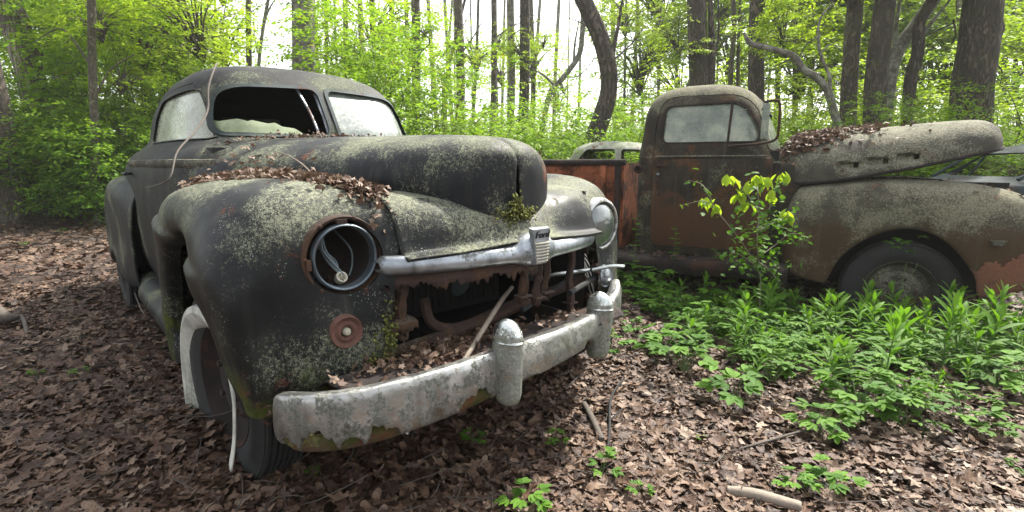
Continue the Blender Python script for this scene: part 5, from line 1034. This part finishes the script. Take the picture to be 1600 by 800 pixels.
stick('fallen_twig', 'thin twig leaning on the rocker panel of the coupe', [gpt(205, 447, .03), cpt(-1.9, -.92, .25), cpt(-1.5, -.93, .40)], [.004, .004, .002], 'wood', 'twig')
stick('tree_root', 'curled root poking out of the litter at the left edge', [gpt(-20, 500, .10), gpt(12, 512, .07), gpt(36, 508, .05), gpt(44, 528, .0)], [.06, .04, .015, .01], 'wood', 'root')

# ------------------------------------------------------------------ weeds
def blade(L, W, k=6, arch=.5, fold=.12):
    t_ = np.linspace(0, 1, k); w = W*np.sin(np.pi*np.clip(t_*.93+.05, 0, 1))**.8; x = L*t_*(1-.18*arch*t_); z = L*(-arch*t_**2*.55+.12*t_); V = []
    for a, b_, c in zip(x, w, z): V += [(a, -b_, c+fold*b_), (a, 0, c-fold*b_), (a, b_, c+fold*b_)]
    F = []
    for i in range(k-1): q = 3*i; F += [(q, q+3, q+4, q+1), (q+1, q+4, q+5, q+2)]
    return np.array(V), np.array(F)
def lance_weed(seed, H=.30, n=16, L=.12, W=.010):
    rs = np.random.RandomState(seed); lean = rs.normal(0, .05, 2); ls = []; b = MB(); b.tube([(0, 0, -.02), (lean[0]*.4, lean[1]*.4, H*.5), (lean[0], lean[1], H)], [.0032, .0028, .0015], 5, smooth=8)
    for i in range(n):
        t_ = .15+.85*i/n; a = i*2.4+rs.normal(0, .3); el_ = R_(30)+t_**2*R_(35)+rs.normal(0, .1); V, F = blade(L*rs.uniform(.8, 1.15)*(1-.55*max(0, t_-.7)/.3), W*rs.uniform(.9, 1.3), arch=rs.uniform(.5, 1.1)*(1.2-t_*.8))
        c, s = math.cos(-el_), math.sin(-el_); Ry = np.array([[c, 0, s], [0, 1, 0], [-s, 0, c]]); c, s = math.cos(a), math.sin(a); Rz = np.array([[c, -s, 0], [s, c, 0], [0, 0, 1]])
        ls.append((V@Ry.T@Rz.T+[lean[0]*t_, lean[1]*t_, H*t_], F, np.full(len(V), np.clip(t_*.7+rs.rand()*.35, 0, 1))))
    V, F, A_ = join(ls); return fastmesh('leaves', V, F, A_, M['leafC'], True), b
def ovate(L, W, k=5): return blade(L, W, k, arch=.35, fold=.18)
def palm_weed(seed, H=.14, n=7, L=.065, five=5):
    """stalks that each end in a fan of leaflets"""
    rs = np.random.RandomState(seed); ls = []; b = MB()
    for i in range(n):
        a = rs.uniform(0, 6.28); d = rs.uniform(.2, .8)*H; tip = np.array([math.cos(a)*d, math.sin(a)*d, H*rs.uniform(.5, 1.1)]); b.tube([(0, 0, -.01), tip*[.4, .4, .6], tip], [.0018, .0015, .001], 4, smooth=6, cap=False); v_ = rs.rand()
        for j in range(five):
            aa = a+(j-(five-1)/2)*(.62 if five == 5 else .9)+rs.normal(0, .08); V, F = ovate(L*(1.1-.14*abs(j-(five-1)/2))*rs.uniform(.85, 1.1), L*.24); c, s = math.cos(aa), math.sin(aa); ti = rs.normal(0, .12)
            V = V@np.array([[math.cos(ti), 0, -math.sin(ti)], [0, 1, 0], [math.sin(ti), 0, math.cos(ti)]]); ls.append((V@np.array([[c, -s, 0], [s, c, 0], [0, 0, 1]]).T+tip, F, np.full(len(V), np.clip(v_*.7+rs.rand()*.3, 0, 1))))
    V, F, A_ = join(ls); return fastmesh('leaves', V, F, A_, M['leafC'], True), b
def fin(pair):
    me, b = pair; sm = b.mesh('stem', 0); sm.materials.append(M['stem']); return me, sm
t = NT('green_stem'); t.principled((.07, .12, .03), .6); M['stem'] = t.m
LW = [fin(lance_weed(s, H=h, n=n_, L=l)) for s, h, n_, l in ((1, .30, 18, .125), (2, .36, 20, .13), (3, .22, 14, .11), (4, .27, 16, .14))]
PW = [fin(palm_weed(s, h, n_, l, f)) for s, h, n_, l, f in ((5, .13, 8, .065, 5), (6, .16, 10, .06, 5), (7, .09, 6, .05, 3), (8, .12, 9, .055, 3))]
def put_weed(pair, x, y, sc, name, label, cat, group, tiltv=.12):
    o = tag(empty(name, (x, y, float(gz(x, y))), random.uniform(0, 6.28), sc), label, cat, group); o.rotation_euler.x = random.gauss(0, tiltv); o.rotation_euler.y = random.gauss(0, tiltv)
    link('leaves', pair[0], o); link('stem', pair[1], o); return o
rs = np.random.RandomState(15)
def in_car(x, y, m=.1):
    p = car.matrix_world.inverted()@Vector((x, y, 0)); q = pk.matrix_world.inverted()@Vector((x, y, 0))
    return (-4.3 < p.x < .45+m and abs(p.y) < .95) or (-3 < q.x < .85 and -.02 < q.y < 1.5)
# tall lance leaved weeds: the patch between the pickup and the camera
cl = [(1200, 470, 50, 22, 14), (1290, 470, 60, 26, 22), (1370, 490, 70, 34, 26), (1450, 480, 60, 30, 20), (1540, 490, 60, 34, 22), (1250, 420, 60, 12, 14), (1340, 560, 70, 22, 8), (1560, 450, 40, 20, 12), (1180, 520, 60, 20, 6), (1120, 440, 50, 16, 6), (1480, 570, 70, 22, 6), (1400, 425, 55, 8, 16), (1480, 440, 50, 8, 10), (1160, 480, 40, 22, 12)]
for px, py, sx, sy, n_ in cl:
    for _ in range(n_):
        q = gpt(px+rs.normal(0, sx), min(640, py+40+rs.normal(0, sy)));
        if in_car(q[0], q[1]) or q[1] > 4.4: continue
        put_weed(LW[rs.randint(4)], q[0], q[1], rs.uniform(.45, 1.15), 'lance_leaf_weed', 'upright weed with narrow arching leaves in the patch before the pickup', 'weed', 'tall narrow leaved weeds before the pickup')
cl = [(1000, 425, 30, 14, 30), (1060, 440, 45, 18, 40), (1120, 440, 50, 18, 34), (1010, 480, 30, 22, 18), (1080, 500, 60, 30, 14), (1190, 460, 50, 16, 20), (1180, 550, 70, 30, 9), (1310, 590, 90, 30, 16), (1430, 560, 90, 30, 20), (1540, 560, 60, 36, 24), (965, 410, 14, 10, 10), (1250, 530, 50, 30, 14), (1400, 640, 90, 26, 10), (1040, 560, 60, 30, 5), (1130, 500, 45, 26, 24), (1180, 530, 50, 24, 20), (1300, 560, 60, 20, 12)]
for px, py, sx, sy, n_ in cl:
    for _ in range(n_):
        q = gpt(px+rs.normal(0, sx), min(720, max(405, py+rs.normal(0, sy))));
        if in_car(q[0], q[1], .0) or q[1] > 4.6: continue
        put_weed(PW[rs.randint(4)], q[0], q[1], rs.uniform(.7, 1.35)*(1.15 if py < 480 else .9), 'fan_leaf_weed', 'low weed with fans of toothed leaflets between the coupe and the pickup', 'weed', 'low fan leaved weeds round the pickup')
# grass tufts and broad sprouts mixed through the patch
def tuft(seed, n=16, L=.2):
    rs = np.random.RandomState(seed); ls = []
    for i in range(n):
        V, F = blade(L*rs.uniform(.5, 1.1), .0032, 7, arch=rs.uniform(.6, 1.6), fold=.1); e_ = R_(rs.uniform(45, 80)); c, s_ = math.cos(-e_), math.sin(-e_); a = rs.uniform(0, 6.28); Ry = np.array([[c, 0, s_], [0, 1, 0], [-s_, 0, c]]); c, s_ = math.cos(a), math.sin(a)
        ls.append((V@Ry.T@np.array([[c, -s_, 0], [s_, c, 0], [0, 0, 1]]).T+[*rs.normal(0, .012, 2), 0], F, np.full(len(V), rs.rand())))
    V, F, A_ = join(ls); return fastmesh('blades', V, F, A_, M['leafC'], True)
TF = [tuft(31), tuft(32, 22, .26)]
for px, py, sx, sy, n_ in [(1300, 520, 150, 50, 34), (1150, 460, 80, 30, 14), (1500, 520, 90, 50, 18)]:
    for _ in range(n_):
        q = gpt(px+rs.normal(0, sx), min(660, max(410, py+rs.normal(0, sy))))
        if in_car(q[0], q[1]) or q[1] > 4.4: continue
        o = tag(link('grass_tuft', TF[rs.randint(2)]), 'tuft of thin grass blades among the weeds before the pickup', 'grass tuft', 'grass tufts among the weeds'); o.location = q; o.rotation_euler.z = rs.uniform(0, 6.28); o.scale = (rs.uniform(.6, 1.2),)*3
# single small seedlings that stand apart in the litter
for (px, py, sc, k, l) in [(125, 590, .8, 2, 'tiny seedling in the litter left of the whitewall ring'), (60, 590, .6, 3, 'smallest seedling at the left of the litter'), (490, 745, .5, 2, 'seedling in the shadow under the bumper end'), (745, 700, .8, 3, 'sprig under the near bumper guard'), (865, 700, 1.0, 2, 'sprig with yellowish leaves under the stretch between the guards'), (940, 745, 1.0, 3, 'heart leaved sprout below the curved dark stick'),
                           (1000, 780, .8, 2, 'sprout at the bottom edge under the sticks'), (820, 796, 1.0, 0, 'bright broad sprout cut by the bottom edge'), (1240, 770, .9, 0, 'pale fan leaved plant at the bottom, left one of two'), (1300, 770, 1.1, 0, 'pale fan leaved plant at the bottom, right one of two'), (1550, 640, .9, 0, 'bright seedling by the right edge'), (1560, 690, 1.1, 0, 'broad leaved seedling low at the right edge'), (1525, 655, .8, 2, 'small seedling left of the bright right edge one'), (1095, 690, .4, 2, 'tiny sprig alone in the open litter'), (1590, 745, .6, 3, 'seedling in the bottom right corner'),
                           (40, 385, 1.0, 2, 'seedlings at the foot of the left edge trunk'), (95, 365, 1.1, 3, 'green tuft on the path end'), (955, 560, 1.1, 1, 'climbing sprig hanging below the far bumper end'), (950, 530, 1.1, 3, 'bright sprig touching the far bumper end'), (985, 520, 1.2, 3, 'leafy sprig right of the far bumper end')]:
    q = gpt(px, py); put_weed(PW[k], q[0], q[1], sc*.6, 'seedling', l, 'seedling', None, .05)
# the vine covered sapling before the pickup door
def vine():
    rs = np.random.RandomState(8); q0 = np.array(gpt(1186, 512)); D = q0[1]; r = tag(empty('vine_sapling', tuple(q0)), 'tangled vine sapling with glowing yellow leaves before the pickup door', 'sapling')
    P = lambda px, py, dd=0: np.array(at(px, py, D+dd))-q0
    b = MB(); paths = [[(1186, 512), (1188, 430), (1183, 380), (1186, 330), (1184, 300), (1183, 280)], [(1188, 430), (1170, 395), (1145, 360), (1115, 325), (1100, 314), (1085, 316), (1062, 322)], [(1185, 350), (1200, 330), (1212, 300), (1222, 275)], [(1185, 330), (1165, 300), (1150, 285), (1140, 278)], [(1115, 325), (1108, 305), (1095, 287), (1075, 282)], [(1188, 400), (1215, 380), (1235, 365), (1262, 370)], [(1186, 420), (1160, 400), (1140, 395)], [(1186, 360), (1215, 345), (1240, 335)], [(1186, 410), (1205, 425), (1230, 460)]]
    LP, LD, LL, UP = [], [], [], []
    for k, pa in enumerate(paths):
        Q = cr(np.array([P(px, py, rs.normal(0, .06)) for px, py in pa]), 26); b.tube(Q, [.004, .0035, .003, .0022, .0015][:1]*1 if False else np.linspace(.0042, .0016, 26), 5)
        for i in range(3, 26, 1 if k in (0, 2, 5, 7, 6) else 2):
            for _ in range(2 if k in (0, 6, 7, 5) else 1): LP.append(Q[i]+rs.normal(0, .028 if k in (0, 5, 6, 7) else .008, 3)); LD.append(rs.normal(0, 1, 3)*[1, 1, .3]+[0, 0, -.35]); LL.append(rs.uniform(.025, .05)); UP.append(rs.normal(0, .5, 3)+[0, 0, 1])
    for _ in range(210): p = P(1192+rs.normal(0, 28), 375+rs.normal(0, 48), rs.normal(0, .09)); LP.append(p); LD.append(rs.normal(0, 1, 3)*[1, 1, .4]); LL.append(rs.uniform(.028, .058)); UP.append(rs.normal(0, .5, 3)+[0, 0, 1])
    V1, F1 = ovate(1, .30); n1 = len(LP); V, F = leaves(np.array(LP), np.array(LD), np.array(LL), 1.1, np.array(UP), V1, F1); link('leaves', fastmesh('leaves', V, F, np.repeat(rs.rand(n1)*.9, len(V1)), M['leafC'], True), r)
    LP, LD, LL, UP = [], [], [], []
    for tip in ((1183, 275), (1140, 278), (1222, 272), (1175, 285), (1195, 283), (1155, 300), (1120, 318), (1165, 318), (1205, 300), (1098, 312), (1232, 330)):   # drooping glowing leaves at the tips
        for j in range(6): a = j*1.1; LP.append(P(tip[0]+rs.normal(0, 4), tip[1]+rs.normal(0, 3))); LD.append(np.array([math.cos(a)*.55, math.sin(a)*.55, -.8])); LL.append(rs.uniform(.06, .095)); UP.append([math.cos(a), math.sin(a), .6])
    V, F = leaves(np.array(LP), np.array(LD), np.array(LL), 1., np.array(UP), V1, F1); o = link('young_leaves', fastmesh('young_leaves', V, F, np.repeat(.5+.5*rs.rand(len(LP)), len(V1)), M['leafA'], True), r)
    b.build('stems', M['woodlight'], r, 0)
vine()
def sprig(px, py0, py1, label, dpx=10, n=11, L=.05):
    rs = np.random.RandomState(px); q0 = np.array(gpt(px, py0)); D = q0[1]; r = tag(empty('sapling', tuple(q0)), label, 'sapling'); Q = cr(np.array([np.array(at(px+dpx*t_*t_, py0+(py1-py0)*t_, D))-q0 for t_ in np.linspace(0, 1, 5)]), 16)
    b = MB(); b.tube(Q, np.linspace(.003, .0015, 16), 5); b.build('stem', M['stem'], r, 0); V1, F1 = ovate(1, .22); LP, LD = [], []
    for i in range(n):
        t_ = .45+.55*i/n; a = i*2.2
        for s in (-.5, 0, .5): LP.append(Q[int(t_*15)]); LD.append([math.cos(a+s), math.sin(a+s), .15+.3*(t_-.5)])
    V, F = leaves(np.array(LP), np.array(LD), L*rs.uniform(.8, 1.3, len(LP)), 1., None, V1, F1); link('leaves', fastmesh('leaves', V, F, np.repeat(.4+.6*rs.rand(len(LP)), len(V1)), M['leafC'], True), r)
sprig(988, 458, 335, 'thin sapling whorled with leaves at the back edge of the pickup cab', 10); sprig(1052, 462, 352, 'small sapling below the rear edge of the pickup door', 6); sprig(1128, 478, 385, 'short leafy sprout below the middle of the pickup door', -10)
b = MB(); V1, F1 = ovate(1, .28); q0 = np.array(pk.matrix_world@Vector((.02, -.04, .35)))
r = tag(empty('creeper', tuple(q0)), 'five leaved creeper climbing over the pickup tyre', 'creeper'); rs = np.random.RandomState(2); LP, LD = [], []
for px, py in ((1400, 372), (1412, 378), (1398, 385), (1440, 370), (1385, 378), (1420, 392)):
    for j in range(5): a = -1.57+(j-2)*.7+rs.normal(0, .1); c_ = np.array(at(px, py, q0[1]))-q0; LP.append(c_); LD.append([math.cos(a), -.5, .35*math.sin(a)*0+rs.normal(0, .2)])
V, F = leaves(np.array(LP), np.array(LD), .05*rs.uniform(.8, 1.2, len(LP)), 1., None, V1, F1); link('leaves', fastmesh('leaves', V, F, np.repeat(rs.rand(len(LP))*.6, len(V1)), M['leafC'], True), r)
b.tube([(-.02, 0, -.3), (0, -.01, -.1), (.02, 0, .08)], .002, 5, smooth=10); b.tube([(0, -.01, -.1), (.08, 0, .02), (.1, 0, .08)], .002, 5, smooth=10); b.build('stem', M['stem'], r, 0)

for o_ in bpy.data.objects:
    if o_.name.split('.')[0] in ('moss', 'rust_debris', 'debris', 'rust_flake', 'peeling_flake'): o_['kind'] = 'stuff'

# ------------------------------------------------------------------ thin haze between the trees
hz = MB(); hz.box((0, 22, 9.5), (150, 76, 26)); hz_o = hz.build('haze', None, None, 0); tag(hz_o, 'thin pale haze hanging between the trees', 'haze', kind='stuff')
hm = bpy.data.materials.new('haze'); hm.use_nodes = True; hm.node_tree.nodes.clear(); ho_ = hm.node_tree.nodes.new('ShaderNodeOutputMaterial'); hv = hm.node_tree.nodes.new('ShaderNodeVolumePrincipled')
hv.inputs['Color'].default_value = (.93, .96, .92, 1); hv.inputs['Density'].default_value = .0013; hv.inputs['Anisotropy'].default_value = .3; hm.node_tree.links.new(hv.outputs[0], ho_.inputs['Volume']); hz_o.data.materials.append(hm)
SC.cycles.volume_bounces = 0
drop(*list(CUT))
